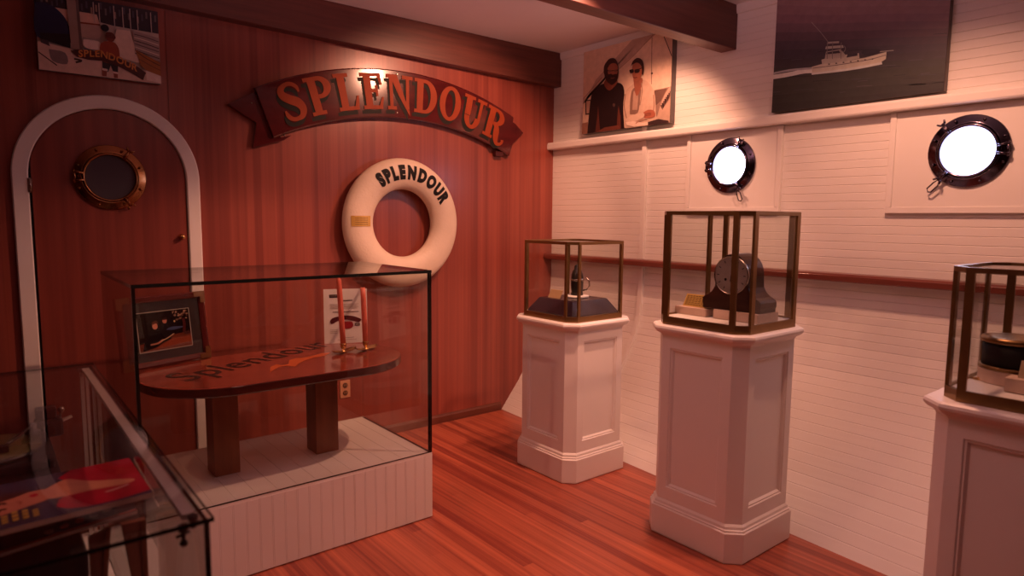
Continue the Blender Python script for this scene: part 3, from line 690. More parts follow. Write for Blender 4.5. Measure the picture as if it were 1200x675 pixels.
# ------------------------------------------------------------------ pedestals and their cases
def octo(cx, cy, h, c, z):
    return [Vector((cx+a*h-(c*a if s else 0), cy+b*h-(0 if s else c*b), z)) for a, b, s in ((-1, -1, 0), (-1, -1, 1), (1, -1, 1), (1, -1, 0), (1, 1, 0), (1, 1, 1), (-1, 1, 1), (-1, 1, 0))]
def pedestal(cx, cy, H, half, label, group):
    t = thing('display_pedestal', (cx, cy, 0), label, 'pedestal', group)
    ch = .062; b = half-.022
    mb = MB(); mb.loft([octo(cx, cy, half-.004, ch-.004, 0.002), octo(cx, cy, half-.004, ch-.004, .006), octo(cx, cy, half, ch, .008), octo(cx, cy, half, ch, .148), octo(cx, cy, half-.006, ch-.002, .154), octo(cx, cy, half-.006, ch-.002, .160), octo(cx, cy, half-.012, ch-.004, .164), octo(cx, cy, half-.014, ch-.004, .176), octo(cx, cy, b, ch-.006, .186)])
    mb.build('plinth', M['white'], t)
    mb = MB(); c2 = ch-.006; z0, z1 = .180, H-.058
    for k in range(4):
        rot = Matrix.Rotation(k*PI/2, 3, 'Z')
        def P(u, z, d): return Vector((cx, cy, 0))+rot@Vector((u, -b+d, 0))+Vector((0, 0, z))
        w = b-c2; iw = w-.048; pz0, pz1 = z0+.072, z1-.058; m_ = .018
        rect = lambda uw, za, zb, d: [P(-uw, za, d), P(uw, za, d), P(uw, zb, d), P(-uw, zb, d)]
        mb.loft([rect(w, z0, z1, 0), rect(iw, pz0, pz1, 0), rect(iw-.004, pz0+.004, pz1-.004, .006), rect(iw-.010, pz0+.010, pz1-.010, .005), rect(iw-m_, pz0+m_, pz1-m_, .016)], 0, False, (False, True))
        q = rot@Vector((b, -w, 0)); p = rot@Vector((w, -b, 0)); o = Vector((cx, cy, 0))
        mb.add([o+p+Vector((0, 0, z0)), o+q+Vector((0, 0, z0)), o+q+Vector((0, 0, z1)), o+p+Vector((0, 0, z1))], [(0, 1, 2, 3)])
    mb.build('shaft', M['white'], t)
    mb = MB(); e = half
    L = [(b, c2, H-.060), (b+.003, c2, H-.052), (b+.008, c2+.002, H-.046), (b+.022, c2+.008, H-.038), (e+.006, ch+.005, H-.032), (e+.012, ch+.008, H-.026), (e+.015, ch+.010, H-.016), (e+.012, ch+.008, H-.006), (e+.004, ch+.004, H)]
    mb.loft([octo(cx, cy, h, c, z) for h, c, z in L]); mb.build('cap', M['white'], t)
    return t
GP = 'white panelled pedestals along the white wall'
P1 = (-.955, -1.252, .985, .274); P2 = (-1.005, -2.405, 1.085, .275); P3 = (-1.13, -3.705, 1.0, .274)
pedestal(*P1, 'white panelled pedestal nearest the wooden wall, under the case with the black plinth', GP)
pedestal(*P2, 'tallest white panelled pedestal, under the mantel clock case', GP)
pedestal(*P3, 'white panelled pedestal cut by the right edge, under the dark drum case', GP)

def vitrine(cx, cy, z0, z1, hw, label, pw=.018, rh=.034):
    t = thing('glass_display_case', (cx, cy, z0), label, 'display case', 'bronze framed glass cases on pedestals')
    c = .052
    o = lambda h, z, cc=c: octo(cx, cy, h, cc, z)
    mb = MB(); mb.loft([o(hw, z0+.0005), o(hw, z0+rh), o(hw-.012, z0+rh, c-.005), o(hw-.012, z0+.0005, c-.005), o(hw, z0+.0005)], 0, False, (False, False)); mb.build('bottom_rail', M['bronze'], t)
    mb = MB(); mb.loft([o(hw, z1-.018), o(hw, z1), o(hw-.014, z1, c-.006), o(hw-.014, z1-.018, c-.006), o(hw, z1-.018)], 0, False, (False, False)); mb.build('top_rail', M['bronze'], t)
    V = octo(0, 0, hw, c, 0)
    for i in range(8):
        p = V[i]; nb = V[i-1] if i % 2 == 0 else V[(i+1) % 8]      # neighbour along the long side
        # long sides run 1-2, 3-4, 5-6, 7-0
        nb = V[(i+1) % 8] if i % 2 == 1 else V[i-1]
        d = (nb-p).normalized(); inn = Vector((-d.y, d.x, 0))
        if inn.dot(-p) < 0: inn = -inn
        mb = MB(); B_ = Vector((cx, cy, 0))
        mb.prism([B_+p+Vector((0, 0, z0+rh)), B_+p+d*pw+Vector((0, 0, z0+rh)), B_+p+d*pw+inn*.013+Vector((0, 0, z0+rh)), B_+p+inn*.013+Vector((0, 0, z0+rh))], (0, 0, z1-z0-rh-.018)); mb.build('corner_post', M['bronze'], t)
    W = octo(0, 0, hw-.005, c-.002, 0)
    for i in range(8):
        a, b = W[i], W[(i+1) % 8]; d = (b-a).normalized(); inn = Vector((-d.y, d.x, 0)); 
        if inn.dot(-a) < 0: inn = -inn
        B_ = Vector((cx, cy, z0+rh)); e = pw+.001 if i % 2 == 1 else .002
        a2, b2 = a+d*e, b-d*e
        mb = MB(); mb.prism([B_+a2, B_+b2, B_+b2+inn*.004, B_+a2+inn*.004], (0, 0, z1-z0-rh-.018)); mb.build('glass_pane', M['glass'], t)
    mb = MB(); mb.prism([Vector(p) for p in octo(cx, cy, hw-.0145, c-.006, z1-.012)], (0, 0, .006)); mb.build('glass_top', M['glass'], t)
    mb = MB(); mb.prism(octo(cx, cy, hw-.0125, c-.005, z0+.001), (0, 0, rh-.008)); mb.build('deck', M['white'], t, label='white display floor')
    return z0+rh-.0066
D1 = vitrine(P1[0], P1[1], P1[2], 1.468, .246, 'bronze framed glass case holding black plinth and mug, nearest the wooden wall')
D2 = vitrine(P2[0], P2[1], P2[2], 1.645, .252, 'tall bronze framed glass case holding the mantel clock', .028, .040)
D3 = vitrine(P3[0], P3[1], P3[2], 1.455, .236, 'bronze framed glass case at right edge holding a dark drum', .026, .040)

# --- contents of the first case
cx, cy = P1[0], P1[1]
mb = MB(); bw = .205
def sq(h, z, hy=None): hy = hy or h; return [Vector((cx+a*h, cy+b*hy, z)) for a, b in ((-1, -1), (1, -1), (1, 1), (-1, 1))]
mb.loft([sq(bw, D1), sq(bw, D1+.008), sq(bw-.052, D1+.088), sq(bw-.056, D1+.090)])
pln = mb.build('display_plinth', M['navy'], None, bevel=.002); pln['label'] = 'glossy black plinth with sloping sides in the case nearest the wooden wall'; pln['category'] = 'plinth'
T1 = D1+.090
a = hit(637, 347, 2, T1); b = hit(659, 349, 2, T1)
pm = Vector((cx-.105, cy+.045, T1))
card = MB(); 
card.prism([pm+Vector((-.012, .065, 0)), pm+Vector((-.012, -.045, 0)), pm+Vector((.016, -.045, .048)), pm+Vector((.016, .065, .048))], (.004, 0, .001))
o = card.build('plaque_card', M['tan'], None); o['label'] = 'small tan plaque leaning on the black plinth'; o['category'] = 'plaque'
mugc = Vector((cx+.035, cy-.0, T1))
mb = MB(); mb.lathe([(.075, 0), (.078, .004), (.078, .010), (.07, .013)], mugc, 2, 32); o = mb.build('white_base', M['white'], None); o['label'] = 'round white base disc under the metal mug'; o['category'] = 'base'
mug = thing('metal_mug', mugc+Vector((0, 0, .013)), 'dark metal mug with side handle standing on black plinth', 'mug')
b0 = mugc+Vector((0, 0, .0135))
mb = MB(); mb.lathe([(.036, 0), (.041, .004), (.040, .012), (.036, .02), (.040, .05), (.041, .09), (.038, .13), (.030, .155), (.022, .165), (.020, .185), (.012, .195), (.004, .198)], b0, 2, 28); mb.build('body', M['dkmetal'], mug)
mb = MB(); mb.lathe([(.0415, .092), (.044, .095), (.044, .102), (.0405, .105)], b0, 2, 28, caps=(False, False)); mb.build('band', M['silver'], mug, label='bright metal band')
mb = MB(); hd = Vector((.78, -.62, 0)); mb.tube([b0+hd*.036+Vector((0, 0, .03)), b0+hd*.062+Vector((0, 0, .034)), b0+hd*.080+Vector((0, 0, .06)), b0+hd*.078+Vector((0, 0, .09)), b0+hd*.062+Vector((0, 0, .112))], .0055, 8); mb.build('handle', M['silver'], mug)

# --- contents of the second case: mantel clock, blocks, plaque
cx, cy = P2[0], P2[1]
fx = -1.075
cyc, czc = hit(857.3, 322.6, 0, fx).y, hit(857.3, 322.6, 0, fx).z
bz = D2+.046
mb = MB(); blk = [(-1.09, cyc+.085), (-1.09, cyc-.155), (-.90, cyc-.155), (-.90, cyc+.085)]
mb.prism([Vector((x, y, D2+.0005)) for x, y in blk], (0, 0, .0455)); o = mb.build('display_block', M['block'], None, bevel=.004); o['label'] = 'pale wooden block under the mantel clock'; o['category'] = 'block'
ck = thing('mantel_clock', (fx+.07, cyc-.02, bz), 'dark wooden mantel clock with arched top and round dial', 'clock')
Rk = .104; cb = bz+.001
czc = max(czc, cb+.09)
sil = [(-.185, cb), (-.185, cb+.018), (-.190, cb+.022), (-.190, cb+.050), (-.175, cb+.062)]
sil += [(-.15, cb+.072), (-.125, cb+.090), (-.108, cb+.115)]
for i in range(13):
    a_ = PI-.10-(PI-.2)*i/12; sil.append((Rk*math.cos(a_), czc+.002+Rk*math.sin(a_)*.98))
sil += [(.108, cb+.115), (.125, cb+.090), (.15, cb+.072), (.175, cb+.062), (.190, cb+.050), (.190, cb+.022), (.185, cb+.018), (.185, cb)]
sc_ = .84; cyk = cyc
mb = MB(); mb.prism([Vector((fx, cyk-u_*sc_, z_)) for u_, z_ in sil], (.145, 0, 0)); mb.build('case', M['clock'], ck, bevel=.004)
mb = MB(); nn = 40
mb.loft([[Vector((fx-h, cyk+r*math.cos(2*PI*i/nn), czc+r*math.sin(2*PI*i/nn))) for i in range(nn)] for r, h in ((.094, -.002), (.094, .006), (.091, .010), (.088, .006), (.088, -.002))], 0, True, (False, False)); mb.build('bezel', M['silver'], ck, label='thin metal bezel')
mb = MB(); mb.loft([[Vector((fx-h, cyk+r*math.cos(2*PI*i/nn), czc+r*math.sin(2*PI*i/nn))) for i in range(nn)] for r, h in ((.0885, 0), (.0885, .003))]); dl = mb.build('dial', M['dial'], ck, label='silvery round dial')
for i in range(12):
    a_ = 2*PI*i/12; c_ = Vector((fx-.0036, cyk+.072*math.cos(a_), czc+.072*math.sin(a_)))
    rr = Vector((0, math.cos(a_), math.sin(a_))); tt = Vector((0, -math.sin(a_), math.cos(a_)))
    mb = MB(); mb.prism([c_-rr*.006-tt*.002, c_+rr*.006-tt*.002, c_+rr*.006+tt*.002, c_-rr*.006+tt*.002], (-.0006, 0, 0))
    mb.build('hour_mark', M['black'], dl).location = (0, 0, 0)
mb = MB(); mb.loft([[Vector((fx-.0034-h, cyk+.030+.007*math.cos(2*PI*i/14), czc-.022+.007*math.sin(2*PI*i/14))) for i in range(14)] for h in (0, .001)])
mb.build('winding_hole', M['black'], dl).location = (0, 0, 0)
for nm, a_, l_, w_ in (('hour_hand', -PI/2+.15, .034, .0048), ('minute_hand', PI/2+.25, .05, .003)):
    rr = Vector((0, math.cos(a_), math.sin(a_))); tt = Vector((0, -math.sin(a_), math.cos(a_))); c_ = Vector((fx-.005, cyk-.004, czc))
    mb = MB(); mb.prism([c_-tt*w_, c_+rr*l_*.8-tt*w_, c_+rr*l_, c_+rr*l_*.8+tt*w_, c_+tt*w_], (-.0008, 0, 0)); mb.build(nm, M['black'], dl).location = (0, 0, 0)
# little block with plaque
q1 = hit(792, 366.5, 2, D2); q2 = hit(825, 372, 2, D2)
bxm = (q1.x+q2.x)/2
mb = MB(); mb.box((bxm, q1.y, D2+.0005), (bxm+.105, q2.y, D2+.040)); o = mb.build('plaque_block', M['block'], None, bevel=.003); o['label'] = 'small pale wooden block in front of the clock'; o['category'] = 'block'
pl0 = Vector((bxm+.03, 0, D2+.0415)); ya, yb_ = q1.y-.028, q2.y+.012
pq = thing('brass_plaque', (bxm+.03, (ya+yb_)/2, D2+.041), 'engraved brass plaque leaning back on small block before the clock', 'plaque')
dirp = Vector((.034, 0, .060))
mb = MB(); mb.prism([Vector((pl0.x, ya, pl0.z)), Vector((pl0.x, yb_, pl0.z)), Vector((pl0.x, yb_, pl0.z))+dirp, Vector((pl0.x, ya, pl0.z))+dirp], (.002, 0, -.0014)); plate = mb.build('plate', M['plaque'], pq)
mb = MB()
for i in range(6):
    f0 = .12+i*.14; e_ = Vector((-.0004, 0, .0003)); y1_, y2_ = ya-.008, yb_+.008+(.012 if i in (0, 5) else .0)
    b_ = Vector((pl0.x, 0, pl0.z))+dirp*(1-f0)+e_; c_ = Vector((pl0.x, 0, pl0.z))+dirp*(1-f0-.075)+e_
    n_ = 7
    for k_ in range(n_):
        s1, s2 = sm(y1_, y2_, k_/n_), sm(y1_, y2_, (k_+.78)/n_)
        mb.add([b_+Vector((0, s1, 0)), b_+Vector((0, s2, 0)), c_+Vector((0, s2, 0)), c_+Vector((0, s1, 0))], [(0, 1, 2, 3)])
mb.build('engraving', M['engraved'], plate, fixn=False).location = (0, 0, 0)

# --- contents of the third case: drum on a rounded block, pin, plaque block
dk = D3
_h = hit(1147, 420, 2, dk)-Vector((CX, CY, CZ)); _d = Vector((_h.x, _h.y, 0)).normalized()
dc = Vector((-1.05, -3.60, dk))
mb = MB(); R3 = []
rad = .104
outl = [Vector((dc.x+rad*1.02*math.cos(a_), dc.y+rad*1.02*math.sin(a_), dk+.0005)) for a_ in [2*PI*i/40 for i in range(40)]]
outl = [p for p in outl]
mb.prism(outl, (0, 0, .0495)); o = mb.build('drum_block', M['block'], None, bevel=.003); o['label'] = 'rounded pale wooden block under the dark drum'; o['category'] = 'block'
dz = dk+.0505
dr = thing('dark_drum', (dc.x, dc.y, dz), 'dark cylindrical drum with brass rims on a pale block', 'drum')
mb = MB(); mb.lathe([(.098, .008), (.098, .10)], Vector((dc.x, dc.y, dz)), 2, 48); mb.build('body', M['black'], dr)
mb = MB(); mb.lathe([(.100, .0), (.107, .001), (.107, .010), (.100, .013), (.096, .012)], Vector((dc.x, dc.y, dz)), 2, 48); mb.build('base_rim', M['bronze'], dr)
mb = MB(); mb.lathe([(.0985, .094), (.106, .096), (.107, .106), (.102, .113), (.085, .116), (.0, .118)], Vector((dc.x, dc.y, dz)), 2, 48, caps=(True, False)); mb.build('top_rim', M['bronze'], dr)
p0 = hit(1154, 447, 2, dk)
mb = MB()
dwy = Vector((.25, -.97, 0)); dwx = Vector((.97, .25, 0))
for sg, l_ in ((1, .030), (-1, .036)):
    pts_ = [p0+Vector((0, 0, .004)), p0+dwy*sg*l_*.5+dwx*.012+Vector((0, 0, .005)), p0+dwy*sg*l_*1.25+dwx*.018+Vector((0, 0, .004))]
    mb.tube(pts_, [.007, .0065, .002], 8)
mb.sphere(p0+Vector((0, 0, .006)), .008, 10); mb.tube([p0+Vector((0, 0, .005)), p0-dwx*.016+Vector((0, 0, .004))], [.006, .003], 8)
o = mb.build('winged_pin', M['brass'], None); o['label'] = 'tiny brass winged pin on the white floor of the right case'; o['category'] = 'pin'
pk = hit(1176, 459, 2, dk)
mb = MB(); mb.box((pk.x, pk.y, dk+.0005), (pk.x+.075, pk.y-.14, dk+.050)); o = mb.build('plaque_block', M['block'], None, bevel=.003); o['label'] = 'pale wooden block before the dark drum at right edge'; o['category'] = 'block'
zz = dk+.051; yk0 = pk.y-.03
mb = MB(); mb.prism([Vector((pk.x+.022, yk0, zz)), Vector((pk.x+.022, yk0-.10, zz)), Vector((pk.x+.052, yk0-.10, zz+.055)), Vector((pk.x+.052, yk0, zz+.055))], (.003, 0, -.001))
o = mb.build('plaque_card', M['tan'], None); o['label'] = 'small tan plaque on the pale block before the dark drum'; o['category'] = 'plaque'

# ------------------------------------------------------------------ the big glass case
X0, X1, Y0, Y1, ZB, ZT = -3.4518, -2.0863, -1.3622, -.555, .3597, 1.3325
base = thing('display_platform', ((X0+X1)/2, (Y0+Y1)/2, 0), 'low white beadboard base under the large glass case', 'platform')
def grooved(a, b, pitch, w, d, double=True):
    """1D profile (u, depth) from a to b"""
    out = [(a, 0)]; u_ = a+pitch
    while u_ < b-.01:
        out += [(u_-w, 0), (u_-w/2, d), (u_, 0)]
        if double: out += [(u_+.004, 0), (u_+.004+w/2, d), (u_+.004+w, 0)]
        u_ += pitch
    out.append((b, 0)); return out
mb = MB(); g = grooved(X0, X1, .0572, .0022, .0012)
o_ = [Vector((u_, Y0+d, .006)) for u_, d in g]+[Vector((X1, Y1, .006)), Vector((X0, Y1, .006))]
mb.prism(o_, (0, 0, ZB-.012-.006)); mb.build('base_box', M['white'], base)
mb = MB(); mb.box((X0+.01, Y0+.01, 0.0005), (X1-.01, Y1-.01, .006)); mb.build('shadow_gap', M['black'], base, label='dark recessed foot')
mb = MB(); g = grooved(X0, X1, .092, .004, .0018, False)
mb.prism([Vector((u_, Y0+.001, ZB-d)) for u_, d in g]+[Vector((X1, Y0+.001, ZB-.012)), Vector((X0, Y0+.001, ZB-.012))], (0, Y1-Y0-.002, 0)); mb.build('deck', M['white'], base, label='white boarded display floor')

gc = thing('glass_display_case', ((X0+X1)/2, (Y0+Y1)/2, ZB), 'large frameless glass case over the small table, in front of wooden wall', 'display case')
def pane(mbx, a, b, flat, name, parent=gc, edge=1):
    """box pane; the two big faces are clear glass, the narrow edges are dark"""
    mb = MB(); x0, y0, z0 = [min(a[i], b[i]) for i in range(3)]; x1, y1, z1 = [max(a[i], b[i]) for i in range(3)]
    vs = [(x0,y0,z0),(x1,y0,z0),(x1,y1,z0),(x0,y1,z0),(x0,y0,z1),(x1,y0,z1),(x1,y1,z1),(x0,y1,z1)]
    fs = {2: [(0,3,2,1),(4,5,6,7)], 1: [(0,1,5,4),(2,3,7,6)], 0: [(1,2,6,5),(3,0,4,7)]}
    for k_, f_ in fs.items():
        for n_, q_ in enumerate(f_): mb.add(vs, [q_], 0 if k_ == flat or edge == 0 or (edge == 2 and k_ == 1 and n_ == 1) else 1)
    return mb.build(name, [M['glass'], M['glassedge']], parent)
th = .015
zg0 = ZB+.001
pane(0, (X0+.001, Y0+.001, zg0), (X1-.001, Y0+.001+th, ZT-th-.0005), 1, 'front_pane')
pane(0, (X0+.001, Y1-.001-th, zg0), (X1-.001, Y1-.001, ZT-th-.0005), 1, 'back_pane', edge=0)
pane(0, (X0+.001, Y0+.0015+th, zg0), (X0+.001+th, Y1-.0015-th, ZT-th-.0005), 0, 'side_pane', edge=2)
pane(0, (X1-.001-th, Y0+.0015+th, zg0), (X1-.001, Y1-.0015-th, ZT-th-.0005), 0, 'side_pane', edge=2)
pane(0, (X0, Y0, ZT-th), (X1, Y1, ZT), 2, 'top_pane')

# --- small table in the case
TZ = .866; tcx, tcy = -2.748, -.985; tl, twd = .640, .352
tb = thing('small_table', (tcx, tcy, ZB), 'small varnished red table with rounded ends lettered Splendour, inside the glass case', 'table')
def stad(l, w, z):
    out = []
    for i in range(25): a_ = -PI/2+PI*i/24; out.append(Vector((tcx+(l-w)+w*math.cos(a_), tcy+w*math.sin(a_), z)))
    for i in range(25): a_ = PI/2+PI*i/24; out.append(Vector((tcx-(l-w)+w*math.cos(a_), tcy+w*math.sin(a_), z)))
    return out
mb = MB(); mb.loft([stad(tl-.006, twd-.006, TZ-.044), stad(tl, twd, TZ-.038), stad(tl, twd, TZ-.006), stad(tl-.002, twd-.002, TZ-.002), stad(tl-.006, twd-.006, TZ)])
mb.mi = [0]+[0]+[0]*0+mb.mi[2:] if False else mb.mi
nf_ = len(mb.f)
mb.mi = [1 if k_ < 150 else 0 for k_ in range(nf_)]
mb.build('tabletop', [M['table'], M['tedge']], tb)
mb = MB(); mb.box((tcx-.38, tcy-.10, TZ-.062), (tcx+.44, tcy+.10, TZ-.0445)); mb.build('apron', M['leg'], tb)
for la, lb in ((-3.090, -2.972), (-2.588, -2.464)):
    mb = MB(); mb.box((la, -1.03, ZB+.0012), (lb, -.90, TZ-.0455 if False else TZ-.0625)); mb.build('leg', M['leg'], tb, bevel=.003)
txt = 'Splendour'
P0 = Vector((-3.215, -1.125, TZ+.0008)); td = Vector((math.cos(.455), math.sin(.455), 0)); tu = Vector((-td.y, td.x, 0))
gl = [glyph(c, 1., .010) for c in txt]; tot = sum(w for _, _, w in gl)+.10*8; u_ = 0
for ch, (V, Fs, w) in zip(txt, gl):
    mb = MB(); P = []
    for x, y in V:
        P.append(P0+td*((u_+x+.08*y)/tot*.98)+tu*(y*.27))
    mb.add(P, Fs); mb.build('letter', M['inkdark'], tb, fixn=False, label='dark painted letter '+ch)
    u_ += w+.10
mb = MB(); fish = [(316,436),(317,430),(324,427),(331,428),(338,426.5),(339,422),(346,420),(356,419),(366,417),(378,413.5),(388,413),(380,417),(368,419),(358,422),(350,426),(346,429.5),(341,429),(336,428.5),(327,430),(320,434)]
mb.add([hit(px, py, 2, TZ+.0009) for px, py in fish], [list(range(len(fish)))]); mb.build('painted_figure', mat('orange_paint', (.62, .13, .03), .2), tb, fixn=False, label='orange painted leaping figure')

# --- framed picture on the table
B1, B2 = Vector((-3.412, -.795, TZ+.0045)), Vector((-2.995, -.650, TZ+.0045))
ex = (B2-B1).normalized(); nb_ = Vector((-ex.y, ex.x, 0)); ez = (Vector((0, 0, 1))+nb_*.13).normalized(); nf = ex.cross(ez).normalized()
fwid, fh = (B2-B1).length, .345
fr = thing('picture_frame', (B1+B2)/2, 'red wood picture frame with brass corners leaning back on the small table', 'picture frame')
FP = lambda u_, v_, d=0: B1+ex*u_+ez*v_+nf*d
if nf.y > 0: nf = -nf
mb = MB(); fwd = .030
prof_ = [(0, -.018), (0, .004), (.008, .009), (.02, .006), (fwd, .0), (fwd, -.018)]
cor = [(0, 0, 1, 1), (fwid, 0, -1, 1), (fwid, fh, -1, -1), (0, fh, 1, -1)]
rs = [[FP(cx_+sx*o_, cy_+sy*o_, d_) for o_, d_ in prof_] for cx_, cy_, sx, sy in cor]; rs.append(rs[0])
mb.loft(rs, 0, False, (False, False)); mb.build('frame_moulding', M['frame'], fr)
for cx_, cy_, sx, sy in cor:
    mb = MB(); L_ = .058; o_ = -.0012
    for (ux, uy) in ((1, 0), (0, 1)):
        a_ = FP(cx_+sx*o_, cy_+sy*o_, .0105)
        p1_ = (cx_+sx*o_, cy_+sy*o_); 
        q_ = [p1_, (cx_+sx*(L_ if ux else o_), cy_+sy*(L_ if uy else o_)), (cx_+sx*(L_ if ux else .026), cy_+sy*(L_ if uy else .026)), (cx_+sx*.026, cy_+sy*.026)]
        mb.prism([FP(a__, b__, .0095) for a__, b__ in q_], nf*.0015)
        q2_ = [p1_, (cx_+sx*(L_ if ux else o_), cy_+sy*(L_ if uy else o_))]
        mb.add([FP(*q2_[0], .0108), FP(*q2_[1], .0108), FP(*q2_[1], -.016), FP(*q2_[0], -.016)], [(0, 1, 2, 3)])
    mb.build('corner_bracket', M['oldbrass'], fr, label='brass corner')
mb = MB(); mb.prism([FP(.02, .02, -.016), FP(fwid-.02, .02, -.016), FP(fwid-.02, fh-.02, -.016), FP(.02, fh-.02, -.016)], nf*-.002); mb.build('backing', M['black'], fr)
pr = Print(lambda u_, v_: FP(sm(.028, fwid-.028, u_), sm(fh-.028, .028, v_), -.008), nf, (1.8, 2., 2.2))
pr.poly([(0, 0), (1, 0), (1, 1), (0, 1)], (46, 36, 38))
i0, i1, j0, j1 = .16, .86, .17, .84
pr.poly([(i0, j0), (i1, j0), (i1, j1), (i0, j1)], (168, 150, 132)); e_ = .008
i0 += e_; i1 -= e_; j0 += e_*1.3; j1 -= e_*1.3
pr.poly([(i0, j0), (i1, j0), (i1, j1), (i0, j1)], (24, 14, 15))
pr.poly([(i0, j1), (i0, .70), (.45, .64), (.62, .60), (i1, .58), (i1, j1)], (92, 38, 24)); pr.poly([(.36, .80), (.60, .66), (i1, .66), (i1, .76)], (120, 50, 30))
pr.poly([(.20, .82), (.26, .58), (.34, .46), (.46, .48), (.50, .60), (.58, .66), (.46, .72), (.36, .78)], (16, 12, 16), 4)
pr.poly([(.44, .52), (.48, .40), (.56, .40), (.60, .56), (.58, .64), (.50, .64)], (26, 20, 24), 4)
pr.disc(.385, .42, .034, .055, (176, 110, 84)); pr.poly([(.34, .40), (.36, .34), (.41, .33), (.43, .38), (.40, .375)], (74, 38, 26), 3)
pr.disc(.515, .345, .03, .05, (168, 104, 80)); pr.poly([(.485, .33), (.50, .29), (.54, .29), (.548, .33)], (40, 22, 20), 3)
pr.line([(.30, .72), (.40, .71), (.47, .66)], .03, (150, 92, 70)); pr.line([(.44, .68), (.52, .65), (.62, .585)], .012, (196, 150, 110))
pr.poly([(.52, .50), (.60, .465), (.76, .48), (.74, .50), (.62, .52)], (62, 66, 92), 3)
for i in range(26): pr.disc(.62+random.random()*.2, .20+random.random()*.16, .008+random.random()*.012, .008+random.random()*.012, random.choice([(120, 84, 64), (150, 112, 88), (84, 52, 42)])); pr.k -= 1
pr.k += 1; pr.line([(.76, .34), (.77, .44), (.755, .58)], .04, (64, 20, 20)); pr.disc(.80, .60, .05, .03, (56, 26, 24)); pr.disc(.64, .375, .012, .018, (214, 150, 104))
pr.build('picture', M['glossprint'], fr)
mb = MB(); mb.prism([FP(.026, .026, -.0025), FP(fwid-.026, .026, -.0025), FP(fwid-.026, fh-.026, -.0025), FP(.026, fh-.026, -.0025)], nf*-.001); mb.build('glass', M['glass'], fr)

# --- certificate on the table
C1, C2 = hit(379, 402.5, 2, TZ+.001), hit(431, 401, 2, TZ+.001)
C1 = Vector((-2.372, -.652, TZ+.001)); C2 = Vector((-2.142, -.742, TZ+.001))
ex = (C2-C1).normalized(); nbk = Vector((-ex.y, ex.x, 0)); ezc = (Vector((0, 0, 1))+nbk*.06).normalized(); nfc = ex.cross(ezc); 
if nfc.y > 0: nfc = -nfc
cw_, chh = (C2-C1).length, .318
ct = thing('certificate_sheet', (C1+C2)/2, 'white printed certificate sheet with dark red sign picture, behind the candles', 'certificate')
mb = MB(); CP = lambda u_, v_, d=0: C1+ex*(u_*cw_)+ezc*((1-v_)*chh)+nfc*d
mb.prism([CP(0, 1), CP(1, 1), CP(1, 0), CP(0, 0)], nfc*-.003); mb.build('sheet', mat('white_card', (.78, .75, .72), .35), ct)
pr = Print(lambda u_, v_: CP(u_, v_, .0005), nfc)
W4 = lambda a_, b_, c_, d_, col: pr.poly([(a_, b_), (c_, b_), (c_, d_), (a_, d_)], col)
W4(.13, .10, .32, .16, (40, 26, 28)); W4(.15, .12, .30, .132, (150, 130, 124))
for a_, b_, n_ in ((.36, .66, 1),):
    W4(a_, .205, b_, .225, (90, 76, 74))
for i in range(4): W4(.14, .275+i*.025, .80-(i % 2)*.04, .285+i*.025, (186, 170, 164))
W4(.20, .415, .80, .428, (100, 84, 82))
pr.poly([(.14, .58), (.20, .53), (.40, .495), (.60, .495), (.78, .535), (.86, .575), (.80, .62), (.70, .60), (.50, .565), (.32, .585), (.17, .64)], (84, 18, 26), 3)
pr.poly([(.36, .62), (.42, .60), (.60, .60), (.66, .63), (.66, .70), (.58, .73), (.46, .73), (.38, .70)], (150, 20, 34), 3)
W4(.70, .635, .82, .685, (60, 44, 44)); W4(.72, .65, .80, .67, (150, 130, 120))
for i in range(3): W4(.14, .745+i*.03, .30, .752+i*.03, (150, 134, 130))
pr.line([(.40, .90), (.50, .895), (.58, .90), (.68, .892)], .006, (90, 76, 84)); W4(.30, .93, .74, .937, (170, 154, 150))
pr.build('printing', M['print'], ct)

